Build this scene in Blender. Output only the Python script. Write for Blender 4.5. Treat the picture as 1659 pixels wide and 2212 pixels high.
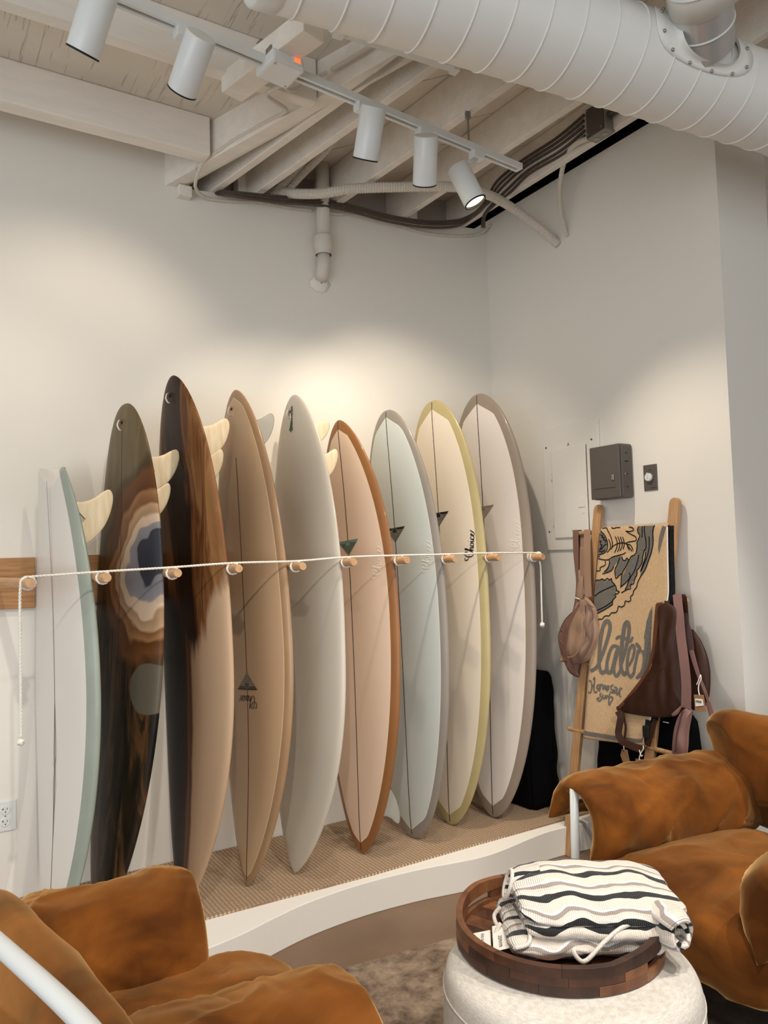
import bpy, bmesh, math, random
import numpy as np
from mathutils import Vector, Matrix, noise
for _o in list(bpy.data.objects): bpy.data.objects.remove(_o)
SC = bpy.context.scene; COL = SC.collection
random.seed(7)
# ---------------------------------------------------------------- camera
CAMP = (-2.895, -3.4, 1.45)
def cam_axes(yaw, pitch, roll):
    cy, sy = math.cos(yaw), math.sin(yaw)
    f = Vector((sy*math.cos(pitch), cy*math.cos(pitch), math.sin(pitch)))
    r = Vector((cy, -sy, 0)); u = r.cross(f)
    c, s = math.cos(roll), math.sin(roll)
    return c*r+s*u, -s*r+c*u, f
_r, _u, _f = cam_axes(*[math.radians(a) for a in (31.97, 3.277, -1.618)])
_cd = bpy.data.cameras.new('camera'); CAM = bpy.data.objects.new('camera', _cd); COL.objects.link(CAM)
_cd.sensor_fit = 'HORIZONTAL'; _cd.sensor_width = 36.0; _cd.lens = 36.0*1637/1659
_cd.clip_start = .05
_m = Matrix((_r, _u, -_f)).transposed().to_4x4(); _m.translation = CAMP
CAM.matrix_world = _m; SC.camera = CAM
# ---------------------------------------------------------------- light
W = bpy.data.worlds.new('daylight'); SC.world = W; W.use_nodes = True
_bg = W.node_tree.nodes['Background']; _bg.inputs[0].default_value = (.93, .97, 1.0, 1); _bg.inputs[1].default_value = .90
def area(name, loc, target, sx, sy, power, col):
    l = bpy.data.lights.new(name, 'AREA'); l.shape = 'RECTANGLE'; l.size = sx; l.size_y = sy; l.energy = power; l.color = col
    o = bpy.data.objects.new(name, l); COL.objects.link(o); o.location = loc
    o.rotation_euler = (Vector(target)-Vector(loc)).to_track_quat('-Z', 'Y').to_euler(); return o
area('assumed_window_light', (-6.2, -4.6, 1.3), (-1.4, -1.2, 2.2), 3.4, 2.2, 70, (.86, .94, 1.0))  # bare area light added as cool fill for an assumed, unseen window
FILL_POWER = 100.0; FILL_COL = (1.0, .95, .88)
SPOT_POWER = 40.0; SPOT_COL = (1.0, .87, .70)
SC.view_settings.view_transform = 'Standard'; SC.view_settings.look = 'None'
SC.view_settings.exposure = 0.0; SC.view_settings.gamma = 1.0
try: SC.view_settings.use_curve_mapping = False
except Exception: pass
# ---------------------------------------------------------------- helpers
def lin(c):
    out = []
    for v in c[:3]:
        v = v/255.0
        out.append(v/12.92 if v <= .04045 else ((v+.055)/1.055)**2.4)
    return (out[0], out[1], out[2], 1.0)
class MB:
    def __init__(s): s.v = []; s.f = []; s.uv = None; s.at = {}
    def add(s, vs, fs):
        o = len(s.v); s.v += [tuple(p) for p in vs]; s.f += [tuple(i+o for i in f) for f in fs]; return s
    def box(s, lo, hi, bev=0.0):
        lo = Vector(lo); hi = Vector(hi)
        return s.obox((lo+hi)/2, (hi-lo), Matrix.Identity(3), bev)
    def obox(s, c, size, rot, bev=0.0):
        bm = bmesh.new(); bmesh.ops.create_cube(bm, size=1.0)
        for v in bm.verts: v.co = Vector((v.co.x*size[0], v.co.y*size[1], v.co.z*size[2]))
        if bev > 0: bmesh.ops.bevel(bm, geom=list(bm.edges), offset=bev, segments=2, affect='EDGES', profile=.5)
        bm.verts.index_update()
        s.add([Vector(c)+rot@v.co for v in bm.verts], [[v.index for v in f.verts] for f in bm.faces]); bm.free(); return s
    def bar(s, p, q, w, h, up=(0, 0, 1), bev=0.0):
        p = Vector(p); q = Vector(q); d = q-p; L = d.length; d.normalize()
        y = Vector(up).cross(d)
        y.normalize(); z = d.cross(y)
        return s.obox((p+q)/2, (L, w, h), Matrix((d, y, z)).transposed(), bev)
    def prism(s, poly, z0, z1):
        n = len(poly)
        def zz(f, p): return f(p[0], p[1]) if callable(f) else f
        vs = [(p[0], p[1], zz(z0, p)) for p in poly]+[(p[0], p[1], zz(z1, p)) for p in poly]
        fs = [list(range(n))[::-1], list(range(n, 2*n))]+[[i, (i+1) % n, n+(i+1) % n, n+i] for i in range(n)]
        return s.add(vs, fs)
    def tube(s, path, r, n=10, closed=False, caps=True):
        P = [Vector(p) for p in path]; m = len(P)
        rr = r if isinstance(r, (list, tuple)) else [r]*m
        vs = []; fs = []; N = None
        for i in range(m):
            if closed: t = P[(i+1) % m]-P[i-1]
            else: t = P[min(i+1, m-1)]-P[max(i-1, 0)]
            if t.length < 1e-9: t = Vector((0, 0, 1))
            t.normalize()
            if N is None: N = t.orthogonal()
            N = N-t*N.dot(t); N.normalize(); B = t.cross(N)
            for k in range(n):
                a = 2*math.pi*k/n; vs.append(P[i]+(N*math.cos(a)+B*math.sin(a))*rr[i])
        for i in range(m if closed else m-1):
            j = (i+1) % m
            for k in range(n): fs.append((i*n+k, i*n+(k+1) % n, j*n+(k+1) % n, j*n+k))
        if caps and not closed: fs.append(tuple(range(n))[::-1]); fs.append(tuple((m-1)*n+k for k in range(n)))
        return s.add(vs, fs)
    def cyl(s, p, q, r, n=20, r2=None, caps=True): return s.tube([p, q], [r, r if r2 is None else r2], n, caps=caps)
    def lathe(s, prof, c=(0, 0, 0), n=48, axis=(0, 0, 1)):
        ax = Vector(axis).normalized(); X = ax.orthogonal().normalized(); Y = ax.cross(X); vs = []; fs = []
        for (r, z) in prof:
            for k in range(n):
                a = 2*math.pi*k/n; vs.append(Vector(c)+ax*z+(X*math.cos(a)+Y*math.sin(a))*r)
        for i in range(len(prof)-1):
            for k in range(n): fs.append((i*n+k, i*n+(k+1) % n, (i+1)*n+(k+1) % n, (i+1)*n+k))
        return s.add(vs, fs)
    def grid(s, rows, wrap=False, cap=False):
        m = len(rows); n = len(rows[0]); vs = [p for r in rows for p in r]; fs = []
        for i in range(m-1):
            for k in range(n if wrap else n-1): fs.append((i*n+k, i*n+(k+1) % n, (i+1)*n+(k+1) % n, (i+1)*n+k))
        if cap: fs.append(tuple(range(n))[::-1]); fs.append(tuple((m-1)*n+k for k in range(n)))
        return s.add(vs, fs)
    def ball(s, c, r, sc=(1, 1, 1), n=12):
        bm = bmesh.new(); bmesh.ops.create_uvsphere(bm, u_segments=n, v_segments=max(6, n*2//3), radius=r)
        bm.verts.index_update()
        s.add([Vector(c)+Vector((v.co.x*sc[0], v.co.y*sc[1], v.co.z*sc[2])) for v in bm.verts], [[v.index for v in f.verts] for f in bm.faces]); bm.free(); return s
    def build(s, name, mat, parent=None, smooth=False, fix=True, uv=None, attrs=None):
        me = bpy.data.meshes.new(name); off = Vector((0, 0, 0)); p = parent
        while p is not None:
            off = off+p.location; p = p.parent
        me.from_pydata([tuple(Vector(v)-off) for v in s.v], [], s.f)
        if fix:
            bm = bmesh.new(); bm.from_mesh(me); bmesh.ops.recalc_face_normals(bm, faces=bm.faces); bm.to_mesh(me); bm.free()
        if smooth: me.polygons.foreach_set('use_smooth', [True]*len(me.polygons))
        if uv is not None:
            l = me.uv_layers.new(name='UVMap'); idx = np.zeros(len(me.loops), dtype=np.int32); me.loops.foreach_get('vertex_index', idx)
            l.data.foreach_set('uv', np.asarray(uv, dtype=np.float32)[idx].ravel())
        for k, a in (attrs or {}).items():
            at = me.attributes.new(k, 'FLOAT', 'POINT'); at.data.foreach_set('value', np.asarray(a, dtype=np.float32))
        me.materials.append(mat)
        o = bpy.data.objects.new(name, me); COL.objects.link(o)
        if parent is not None: o.parent = parent
        return o
def tag(o, label=None, cat=None, group=None, kind=None):
    if label: o['label'] = label
    if cat: o['category'] = cat
    if group: o['group'] = group
    if kind: o['kind'] = kind
    return o
def thing(name, loc, label, cat, group=None):
    o = bpy.data.objects.new(name, None); COL.objects.link(o); o.location = loc; o.empty_display_size = .05
    return tag(o, label, cat, group)
def smoothpath(pts, k=6):
    P = [Vector(p) for p in pts]; out = []
    for i in range(len(P)-1):
        a = P[max(i-1, 0)]; b = P[i]; c = P[i+1]; d = P[min(i+2, len(P)-1)]
        for j in range(k):
            t = j/k; out.append(.5*((2*b)+(c-a)*t+(2*a-5*b+4*c-d)*t*t+(3*b-a-3*c+d)*t**3))
    out.append(P[-1]); return out
def resample(path, step):
    P = [Vector(p) for p in path]; out = [P[0]]; acc = 0
    for i in range(1, len(P)):
        a = P[i-1]; b = P[i]; L = (b-a).length
        if L < 1e-9: continue
        d = step-acc
        while d <= L:
            out.append(a+(b-a)*(d/L)); d += step
        acc = L-(d-step)
    return out
def corrug(path, r, pitch, depth, n=12):
    p = resample(smoothpath(path, 8), pitch/3.0)
    return MB().tube(p, [r-(depth if i % 3 == 0 else 0) for i in range(len(p))], n)
def rope(path, r, pitch=.012, n=8):
    p = resample(smoothpath(path, 6), pitch/4.0)
    m = MB()
    for ph in (0, 2.0944, 4.1888):
        q = []
        N = None
        for i in range(len(p)):
            t = (p[min(i+1, len(p)-1)]-p[max(i-1, 0)]).normalized()
            if N is None: N = t.orthogonal()
            N = (N-t*N.dot(t)).normalized(); B = t.cross(N); a = ph+2*math.pi*i/12.0
            q.append(p[i]+(N*math.cos(a)+B*math.sin(a))*r*.5)
        m.tube(q, r*.55, 6)
    return m
def nz(p, s=1.0): return noise.noise(Vector(p)*s)
def text_mb(s, size, o, ex, ey, lift=0.0, align='LEFT'):
    cu = bpy.data.curves.new('t', 'FONT'); cu.body = s; cu.size = size; cu.align_x = align; cu.resolution_u = 3
    ob = bpy.data.objects.new('t', cu); COL.objects.link(ob)
    dg = bpy.context.evaluated_depsgraph_get(); me = bpy.data.meshes.new_from_object(ob.evaluated_get(dg))
    ex = Vector(ex).normalized(); ey = Vector(ey).normalized(); ez = ex.cross(ey); o = Vector(o)
    m = MB().add([o+ex*v.co.x+ey*v.co.y+ez*lift for v in me.vertices], [tuple(p.vertices) for p in me.polygons])
    bpy.data.objects.remove(ob); bpy.data.curves.remove(cu); bpy.data.meshes.remove(me); return m
def ribbon2(pts, w, k=6, taper=True):
    """2-D stroke -> (left,right) outline pairs"""
    P = [Vector((a, b, 0)) for a, b in pts]; P = smoothpath(P, k) if len(P) > 2 and k > 1 else P
    out = []
    for i, p in enumerate(P):
        t = P[min(i+1, len(P)-1)]-P[max(i-1, 0)]
        if t.length < 1e-9: t = Vector((1, 0, 0))
        t.normalize(); n = Vector((-t.y, t.x, 0)); ww = w(i/(len(P)-1), t) if callable(w) else w
        out.append((p+n*ww/2, p-n*ww/2))
    return out
def stroke(m, pts, w, fn, k=6):
    o = ribbon2(pts, w, k); m.grid([[fn(a.x, a.y), fn(b.x, b.y)] for a, b in o]); return m
# ---------------------------------------------------------------- materials
def mat(name, col, rough=.6, metal=0.0, var=0.0, scale=8.0, bump=0.0, bscale=60.0, spec=.5, sheen=0.0, stretch=(1, 1, 1), coat=0.0, col2=None, detail=4.0):
    m = bpy.data.materials.new(name); m.use_nodes = True; nt = m.node_tree; b = nt.nodes['Principled BSDF']
    c = lin(col); b.inputs['Base Color'].default_value = c; b.inputs['Roughness'].default_value = rough; b.inputs['Metallic'].default_value = metal
    b.inputs['Specular IOR Level'].default_value = spec
    if sheen: b.inputs['Sheen Weight'].default_value = sheen; b.inputs['Sheen Roughness'].default_value = .4; b.inputs['Sheen Tint'].default_value = (min(1, c[0]*3+.25), min(1, c[1]*3+.20), min(1, c[2]*3+.06), 1)
    if coat: b.inputs['Coat Weight'].default_value = coat; b.inputs['Coat Roughness'].default_value = .12
    tc = nt.nodes.new('ShaderNodeTexCoord'); mp = nt.nodes.new('ShaderNodeMapping'); nt.links.new(tc.outputs['Object'], mp.inputs[0]); mp.inputs['Scale'].default_value = stretch
    if var or col2:
        n = nt.nodes.new('ShaderNodeTexNoise'); n.inputs['Scale'].default_value = scale; n.inputs['Detail'].default_value = detail; nt.links.new(mp.outputs[0], n.inputs[0])
        r = nt.nodes.new('ShaderNodeValToRGB'); nt.links.new(n.outputs[0], r.inputs[0])
        c2 = lin(col2) if col2 else tuple(v*(1-var) for v in c[:3])+(1,)
        c1 = c if col2 else tuple(min(1, v*(1+var)) for v in c[:3])+(1,)
        r.color_ramp.elements[0].position = .3; r.color_ramp.elements[1].position = .7
        r.color_ramp.elements[0].color = c2; r.color_ramp.elements[1].color = c1
        nt.links.new(r.outputs[0], b.inputs['Base Color'])
    if bump:
        n = nt.nodes.new('ShaderNodeTexNoise'); n.inputs['Scale'].default_value = bscale; n.inputs['Detail'].default_value = 3; nt.links.new(mp.outputs[0], n.inputs[0])
        bp = nt.nodes.new('ShaderNodeBump'); bp.inputs['Strength'].default_value = bump; bp.inputs['Distance'].default_value = .004
        nt.links.new(n.outputs[0], bp.inputs['Height']); nt.links.new(bp.outputs[0], b.inputs['Normal'])
    return m
def emis(name, col, s):
    m = bpy.data.materials.new(name); m.use_nodes = True; b = m.node_tree.nodes['Principled BSDF']
    b.inputs['Base Color'].default_value = lin(col); b.inputs['Emission Color'].default_value = lin(col); b.inputs['Emission Strength'].default_value = s; return m
M = {}
M['wall'] = mat('wall_paint', (236, 231, 222), .85, var=.012, scale=1.2, bump=.06, bscale=90, spec=.2)
M['timber'] = mat('painted_timber', (238, 231, 221), .7, var=.05, scale=3, bump=.5, bscale=14, stretch=(1, 6, 6), spec=.25)
M['sheath'] = mat('painted_sheathing', (230, 221, 208), .8, var=.05, scale=4, bump=.3, bscale=20, spec=.2)
M['white'] = mat('white_enamel', (226, 228, 226), .32, spec=.5)
M['duct'] = mat('painted_sheet_metal', (238, 237, 232), .42, metal=.0, var=.01, scale=3, spec=.5)
M['branch'] = mat('satin_sheet_metal', (205, 205, 203), .28, metal=.45)
M['black'] = mat('black_paint', (12, 12, 13), .7)
M['void'] = mat('dark_void', (8, 8, 8), 1, spec=0)
M['bx'] = mat('armored_steel', (96, 84, 74), .5, metal=.4)
M['pvc'] = mat('painted_conduit', (214, 206, 194), .55)
M['steelbox'] = mat('galvanised_steel', (150, 145, 138), .4, metal=.6, var=.06, scale=20)
M['darkplate'] = mat('dark_steel_plate', (92, 84, 78), .45, metal=.5, var=.08, scale=15)
M['gray'] = mat('grey_enamel', (92, 85, 80), .45)
M['slot'] = mat('dark_slot', (30, 28, 26), .8)
M['screw'] = mat('screw_metal', (170, 165, 158), .35, metal=.7)
M['rope'] = mat('white_cotton', (238, 232, 220), .9, bump=.3, bscale=200)
M['fin_glass'] = mat('frosted_fin', (214, 214, 206), .3)
M['fin_glass'].node_tree.nodes['Principled BSDF'].inputs['Transmission Weight'].default_value = .55
M['bamboo'] = mat('bamboo', (200, 158, 114), .5, var=.16, scale=5, stretch=(14, 14, 1), col2=(176, 132, 90))
M['dowel'] = mat('dowel_wood', (208, 166, 124), .5, col2=(190, 146, 104), scale=6, stretch=(12, 2, 12))
M['velvet'] = mat('rust_velvet', (138, 82, 32), .8, sheen=.9, col2=(92, 50, 16), scale=4.0, bump=.12, bscale=500, spec=.15)
M['linen'] = mat('linen', (214, 207, 197), .95, var=.10, scale=110, bump=1.0, bscale=260, spec=.1, stretch=(1, 1, .25))
M['floor'] = mat('worn_concrete', (130, 104, 81), .42, col2=(106, 82, 62), scale=2.2, bump=.05, bscale=40, detail=9)
M['boucle'] = mat('boucle', (170, 160, 140), 1, bump=1, bscale=90)
M['kraft'] = mat('kraft_card', (150, 112, 78), .8)
M['card'] = mat('white_card', (236, 230, 218), .7)
M['ink'] = mat('black_ink', (20, 18, 18), .7)
M['taupe'] = mat('taupe_nylon', (158, 126, 104), .6, var=.04, scale=6, bump=.1, bscale=300, sheen=.2)
M['mauve'] = mat('mauve_nylon', (126, 92, 80), .6, var=.04, scale=6, bump=.1, bscale=300, sheen=.2)
M['mauve2'] = mat('dusty_plum_nylon', (132, 98, 92), .6, var=.04, scale=6, bump=.1, bscale=300, sheen=.2)
M['brown'] = mat('dark_brown_nylon', (56, 31, 18), .5, var=.1, scale=5, bump=.1, bscale=300, spec=.3)
M['blackcloth'] = mat('black_cloth', (9, 9, 11), .95, bump=.3, bscale=200, spec=.1)
M['plum'] = mat('dark_plum_webbing', (74, 52, 54), .7)
def velvet():
    m = mat('rust_velvet', (122, 70, 24), .85, spec=.1); nt = m.node_tree; b = nt.nodes['Principled BSDF']
    b.inputs['Sheen Weight'].default_value = 1.0; b.inputs['Sheen Roughness'].default_value = .38; b.inputs['Sheen Tint'].default_value = (1.0, .62, .26, 1)
    tc = nt.nodes.new('ShaderNodeTexCoord'); n = nt.nodes.new('ShaderNodeTexNoise'); n.inputs['Scale'].default_value = 4.2; n.inputs['Detail'].default_value = 6; n.inputs['Distortion'].default_value = .5; nt.links.new(tc.outputs['Object'], n.inputs[0])
    r = nt.nodes.new('ShaderNodeValToRGB'); r.color_ramp.elements[0].position = .36; r.color_ramp.elements[0].color = lin((84, 44, 12)); r.color_ramp.elements[1].position = .66; r.color_ramp.elements[1].color = lin((146, 86, 32)); nt.links.new(n.outputs[0], r.inputs[0]); nt.links.new(r.outputs[0], b.inputs['Base Color'])
    mp = nt.nodes.new('ShaderNodeMapping'); mp.inputs['Rotation'].default_value = (.6, .5, .8); mp.inputs['Scale'].default_value = (2.5, 5.0, 3.5); nt.links.new(tc.outputs['Object'], mp.inputs[0])
    w = nt.nodes.new('ShaderNodeTexNoise'); w.inputs['Scale'].default_value = 1.5; w.inputs['Detail'].default_value = 1; w.inputs['Distortion'].default_value = 1.1; nt.links.new(mp.outputs[0], w.inputs[0])
    f = nt.nodes.new('ShaderNodeTexNoise'); f.inputs['Scale'].default_value = 420; nt.links.new(tc.outputs['Object'], f.inputs[0])
    b1 = nt.nodes.new('ShaderNodeBump'); b1.inputs['Strength'].default_value = .10; b1.inputs['Distance'].default_value = .03; nt.links.new(w.outputs[0], b1.inputs['Height'])
    b2 = nt.nodes.new('ShaderNodeBump'); b2.inputs['Strength'].default_value = .15; b2.inputs['Distance'].default_value = .003; nt.links.new(f.outputs[0], b2.inputs['Height']); nt.links.new(b1.outputs[0], b2.inputs['Normal']); nt.links.new(b2.outputs[0], b.inputs['Normal'])
    return m
M['velvet'] = velvet()
def linen():
    m = mat('linen', (212, 205, 195), .95, spec=.08); nt = m.node_tree; b = nt.nodes['Principled BSDF']
    tc = nt.nodes.new('ShaderNodeTexCoord'); hs = []
    for sc in ((520, 520, 70), (60, 60, 520)):
        mp = nt.nodes.new('ShaderNodeMapping'); mp.inputs['Scale'].default_value = sc; nt.links.new(tc.outputs['Object'], mp.inputs[0])
        n = nt.nodes.new('ShaderNodeTexNoise'); n.inputs['Scale'].default_value = 1.0; n.inputs['Detail'].default_value = 2; nt.links.new(mp.outputs[0], n.inputs[0]); hs.append(n.outputs[0])
    ad = nt.nodes.new('ShaderNodeMath'); ad.operation = 'ADD'; nt.links.new(hs[0], ad.inputs[0]); nt.links.new(hs[1], ad.inputs[1])
    r = nt.nodes.new('ShaderNodeValToRGB'); r.color_ramp.elements[0].position = .38; r.color_ramp.elements[0].color = lin((202, 193, 181)); r.color_ramp.elements[1].position = .62; r.color_ramp.elements[1].color = lin((226, 220, 210))
    hf = nt.nodes.new('ShaderNodeMath'); hf.operation = 'MULTIPLY'; hf.inputs[1].default_value = .5; nt.links.new(ad.outputs[0], hf.inputs[0]); nt.links.new(hf.outputs[0], r.inputs[0]); nt.links.new(r.outputs[0], b.inputs['Base Color'])
    bp = nt.nodes.new('ShaderNodeBump'); bp.inputs['Strength'].default_value = .25; bp.inputs['Distance'].default_value = .0015; nt.links.new(ad.outputs[0], bp.inputs['Height']); nt.links.new(bp.outputs[0], b.inputs['Normal']); return m
M['linen'] = linen()
def wood(name, dark, light, grain=(1, 14, 14), scale=5.0, rough=.5):
    m = mat(name, light, rough, col2=dark, scale=scale, stretch=grain, bump=.12, bscale=40, detail=6); return m
M['oak'] = wood('oak_board', (152, 108, 66), (190, 142, 92), (1.2, 10, 16), 5)
M['walnut'] = [wood('walnut_%d' % i, d, l, (1, 1, 1), 16) for i, (d, l) in enumerate([((58, 32, 20), (92, 56, 36)), ((84, 50, 30), (128, 82, 52)), ((44, 26, 18), (74, 46, 32)), ((100, 60, 34), (146, 96, 60))])]
M['finwood'] = wood('pale_fin_wood', (226, 204, 166), (240, 228, 200), (9, 9, 1.5), 6)
def ply():
    m = mat('weathered_plywood', (228, 219, 206), .85, var=.05, scale=3, spec=.15); nt = m.node_tree; b = nt.nodes['Principled BSDF']
    tc = nt.nodes.new('ShaderNodeTexCoord'); mp = nt.nodes.new('ShaderNodeMapping'); mp.inputs['Rotation'].default_value = (0, 0, math.radians(16)); mp.inputs['Scale'].default_value = (46, 2.0, 1)
    nt.links.new(tc.outputs['Object'], mp.inputs[0]); n = nt.nodes.new('ShaderNodeTexNoise'); n.inputs['Scale'].default_value = 1.6; n.inputs['Detail'].default_value = 5; n.inputs['Distortion'].default_value = .4; nt.links.new(mp.outputs[0], n.inputs[0])
    r = nt.nodes.new('ShaderNodeValToRGB'); r.color_ramp.elements[0].position = .34; r.color_ramp.elements[1].position = .40
    nt.links.new(n.outputs[0], r.inputs[0]); bp = nt.nodes.new('ShaderNodeBump'); bp.inputs['Strength'].default_value = .7; bp.inputs['Distance'].default_value = .006
    nt.links.new(r.outputs[0], bp.inputs['Height']); nt.links.new(bp.outputs[0], b.inputs['Normal'])
    return m
M['ply'] = ply()
def sisal():
    m = mat('sisal_weave', (176, 150, 124), .95, spec=.05); nt = m.node_tree; b = nt.nodes['Principled BSDF']
    tc = nt.nodes.new('ShaderNodeTexCoord'); mp = nt.nodes.new('ShaderNodeMapping'); nt.links.new(tc.outputs['Object'], mp.inputs[0])
    ns = nt.nodes.new('ShaderNodeTexNoise'); ns.inputs['Scale'].default_value = 30; nt.links.new(tc.outputs['Object'], ns.inputs[0])
    sc = nt.nodes.new('ShaderNodeVectorMath'); sc.operation = 'SCALE'; sc.inputs['Scale'].default_value = .006; nt.links.new(ns.outputs['Color'], sc.inputs[0])
    ad = nt.nodes.new('ShaderNodeVectorMath'); nt.links.new(mp.outputs[0], ad.inputs[0]); nt.links.new(sc.outputs[0], ad.inputs[1])
    w1 = nt.nodes.new('ShaderNodeTexWave'); w1.bands_direction = 'X'; w1.inputs['Scale'].default_value = 19; nt.links.new(ad.outputs[0], w1.inputs[0])
    w2 = nt.nodes.new('ShaderNodeTexWave'); w2.bands_direction = 'Y'; w2.inputs['Scale'].default_value = 26; nt.links.new(ad.outputs[0], w2.inputs[0])
    mu = nt.nodes.new('ShaderNodeMath'); mu.operation = 'MULTIPLY'; nt.links.new(w1.outputs[1], mu.inputs[0]); nt.links.new(w2.outputs[1], mu.inputs[1])
    r = nt.nodes.new('ShaderNodeValToRGB'); r.color_ramp.elements[0].color = lin((146, 120, 96)); r.color_ramp.elements[1].color = lin((206, 182, 154)); r.color_ramp.elements[1].position = .55
    nt.links.new(mu.outputs[0], r.inputs[0]); nt.links.new(r.outputs[0], b.inputs['Base Color'])
    bp = nt.nodes.new('ShaderNodeBump'); bp.inputs['Strength'].default_value = .8; bp.inputs['Distance'].default_value = .006; nt.links.new(mu.outputs[0], bp.inputs['Height']); nt.links.new(bp.outputs[0], b.inputs['Normal'])
    return m
M['sisal'] = sisal()
def rugmat():
    m = mat('faded_rug', (140, 122, 106), .95, spec=.05, bump=.5, bscale=160); nt = m.node_tree; b = nt.nodes['Principled BSDF']
    tc = nt.nodes.new('ShaderNodeTexCoord'); n = nt.nodes.new('ShaderNodeTexNoise'); n.inputs['Scale'].default_value = 9; n.inputs['Detail'].default_value = 10; n.inputs['Roughness'].default_value = .75; n.inputs['Distortion'].default_value = .15
    nt.links.new(tc.outputs['Object'], n.inputs[0]); r = nt.nodes.new('ShaderNodeValToRGB'); nt.links.new(n.outputs[0], r.inputs[0])
    e = r.color_ramp.elements; e[0].position = .34; e[0].color = lin((84, 70, 60)); e[1].position = .66; e[1].color = lin((172, 152, 128)); x = e.new(.47); x.color = lin((128, 110, 94))
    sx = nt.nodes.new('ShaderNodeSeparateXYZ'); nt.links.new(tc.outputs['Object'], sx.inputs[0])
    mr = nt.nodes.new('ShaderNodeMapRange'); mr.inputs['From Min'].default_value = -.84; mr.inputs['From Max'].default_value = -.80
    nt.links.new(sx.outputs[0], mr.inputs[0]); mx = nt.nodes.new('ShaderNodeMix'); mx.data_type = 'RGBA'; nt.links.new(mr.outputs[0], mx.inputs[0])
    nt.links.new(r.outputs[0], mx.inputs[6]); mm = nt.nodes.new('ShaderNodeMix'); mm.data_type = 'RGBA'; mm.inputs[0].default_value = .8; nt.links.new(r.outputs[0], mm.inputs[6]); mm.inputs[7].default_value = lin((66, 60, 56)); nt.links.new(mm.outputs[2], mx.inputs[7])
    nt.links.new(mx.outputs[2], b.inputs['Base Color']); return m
M['rug'] = rugmat()
# ================================================================ setting
def struct(name, m, material, parent=None, **k):
    o = m.build(name, material, parent, **k)
    if parent is None: o['kind'] = 'structure'
    return o
struct('floor', MB().box((-7, -7, -.06), (4, 2.0, 0)), M['floor'])
# back wall: top edge rises gently to the right under the joists; left of the beam it runs up to the ledger
struct('wall_back', MB().prism([(-6, 0), (-1.80, 0), (-1.80, .12), (-6, .12)], 0, 3.42).prism([(-1.80, 0), (0, 0), (0, .12), (-1.80, .12)], 0, lambda x, y: 3.368+.0975*x), M['wall'])
struct('wall_right', MB().box((0, -1.507, 0), (.362, .12, 3.42)), M['wall'])
struct('wall_far', MB().box((2.4, -4.5, 0), (2.5, 2.0, 4.6)), mat('far_wall_paint', (176, 160, 148), .9))
# low platform with a wavy front
WAVE = [(-5.0, -.74), (-2.6, -.80), (-2.35, -.83), (-2.10, -.81), (-1.90, -.775), (-1.74, -.725), (-1.60, -.69), (-1.45, -.672), (-1.31, -.668), (-1.18, -.676), (-1.05, -.692), (-.92, -.718), (-.80, -.738), (-.70, -.738), (-.58, -.722), (-.46, -.702), (-.33, -.69), (-.2, -.70), (-.08, -.715), (0, -.72)]
wp = [(p.x, p.y) for p in smoothpath([(a, b, 0) for a, b in WAVE], 5)]
bm = MB().prism(wp+[(0, 0), (-5, 0)], 0, .13)
plat = struct('platform', bm, M['wall'])
bv = plat.modifiers.new('bevel', 'BEVEL'); bv.width = .006; bv.segments = 2; bv.limit_method = 'ANGLE'
# sisal runner
carp = MB().prism([(-3.4, -.603), (-2.6, -.60), (-1.99, -.60), (-1.68, -.61), (-1.28, -.628), (-.8, -.626), (-.19, -.632), (-.004, -.634), (-.004, -.004), (-3.4, -.004)], .1305, .139).build('sisal_runner', M['sisal'])
tag(carp, 'woven beige sisal runner lying under the surfboards on the white platform', 'rug')
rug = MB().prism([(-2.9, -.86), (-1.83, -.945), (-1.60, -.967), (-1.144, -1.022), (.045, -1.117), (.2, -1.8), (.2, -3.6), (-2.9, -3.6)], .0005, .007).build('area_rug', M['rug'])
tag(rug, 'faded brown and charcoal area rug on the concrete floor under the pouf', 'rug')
# ---------------------------------------------------------------- ceiling
ceil = MB().box((-7, -7, 3.95), (4, 2, 4.02)).build('ceiling', M['void']); ceil['kind'] = 'structure'  # roof deck coloured black to paint the dark gap; also stops sky light
MB().box((.37, -7, 3.62), (4, 2, 3.66)).build('plank', M['sheath'], ceil)
MB().box((-.15, -7, 3.58), (.37, -1.515, 3.6)).build('plank', M['sheath'], ceil)
MB().box((-7, -7, 3.62), (-.15, -2.72, 3.66)).build('plank', M['sheath'], ceil)
MB().box((.362, -1.45, 3.3), (2.4, -1.2, 3.5), .004).build('beam', M['timber'], ceil)
def clip(poly, a, b, c):     # keep a*x+b*y<=c
    out = []
    for i in range(len(poly)):
        p, q = poly[i], poly[(i+1) % len(poly)]; dp = a*p[0]+b*p[1]-c; dq = a*q[0]+b*q[1]-c
        if dp <= 0: out.append(p)
        if dp*dq < 0: t = dp/(dp-dq); out.append((p[0]+(q[0]-p[0])*t, p[1]+(q[1]-p[1])*t))
    return out
zb = lambda x, y: 3.37+.098*x       # underside of the joists
zc = lambda x, y: 3.575+.098*x      # underside of the diagonal sheathing
R2 = 2**.5
k0 = -3.35
while k0 < .3:
    poly = [(-1.86, .34), (-1.86+.33, -.9), (-1.07, -2.7), (-.15, -2.7), (-.15, .34)]
    poly = [(-1.84, .34), (-1.84, -.10), (-.95, -2.7), (-.15, -2.7), (-.15, .34)]
    g = .0025
    poly = clip(poly, 1/R2, 1/R2, k0+.2-g); 
    if poly: poly = clip(poly, -1/R2, -1/R2, -(k0+g))
    if len(poly) >= 3: MB().prism(poly, zc, lambda x, y: 3.597+.098*x).build('plank', M['sheath'], ceil)
    k0 += .2
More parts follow.
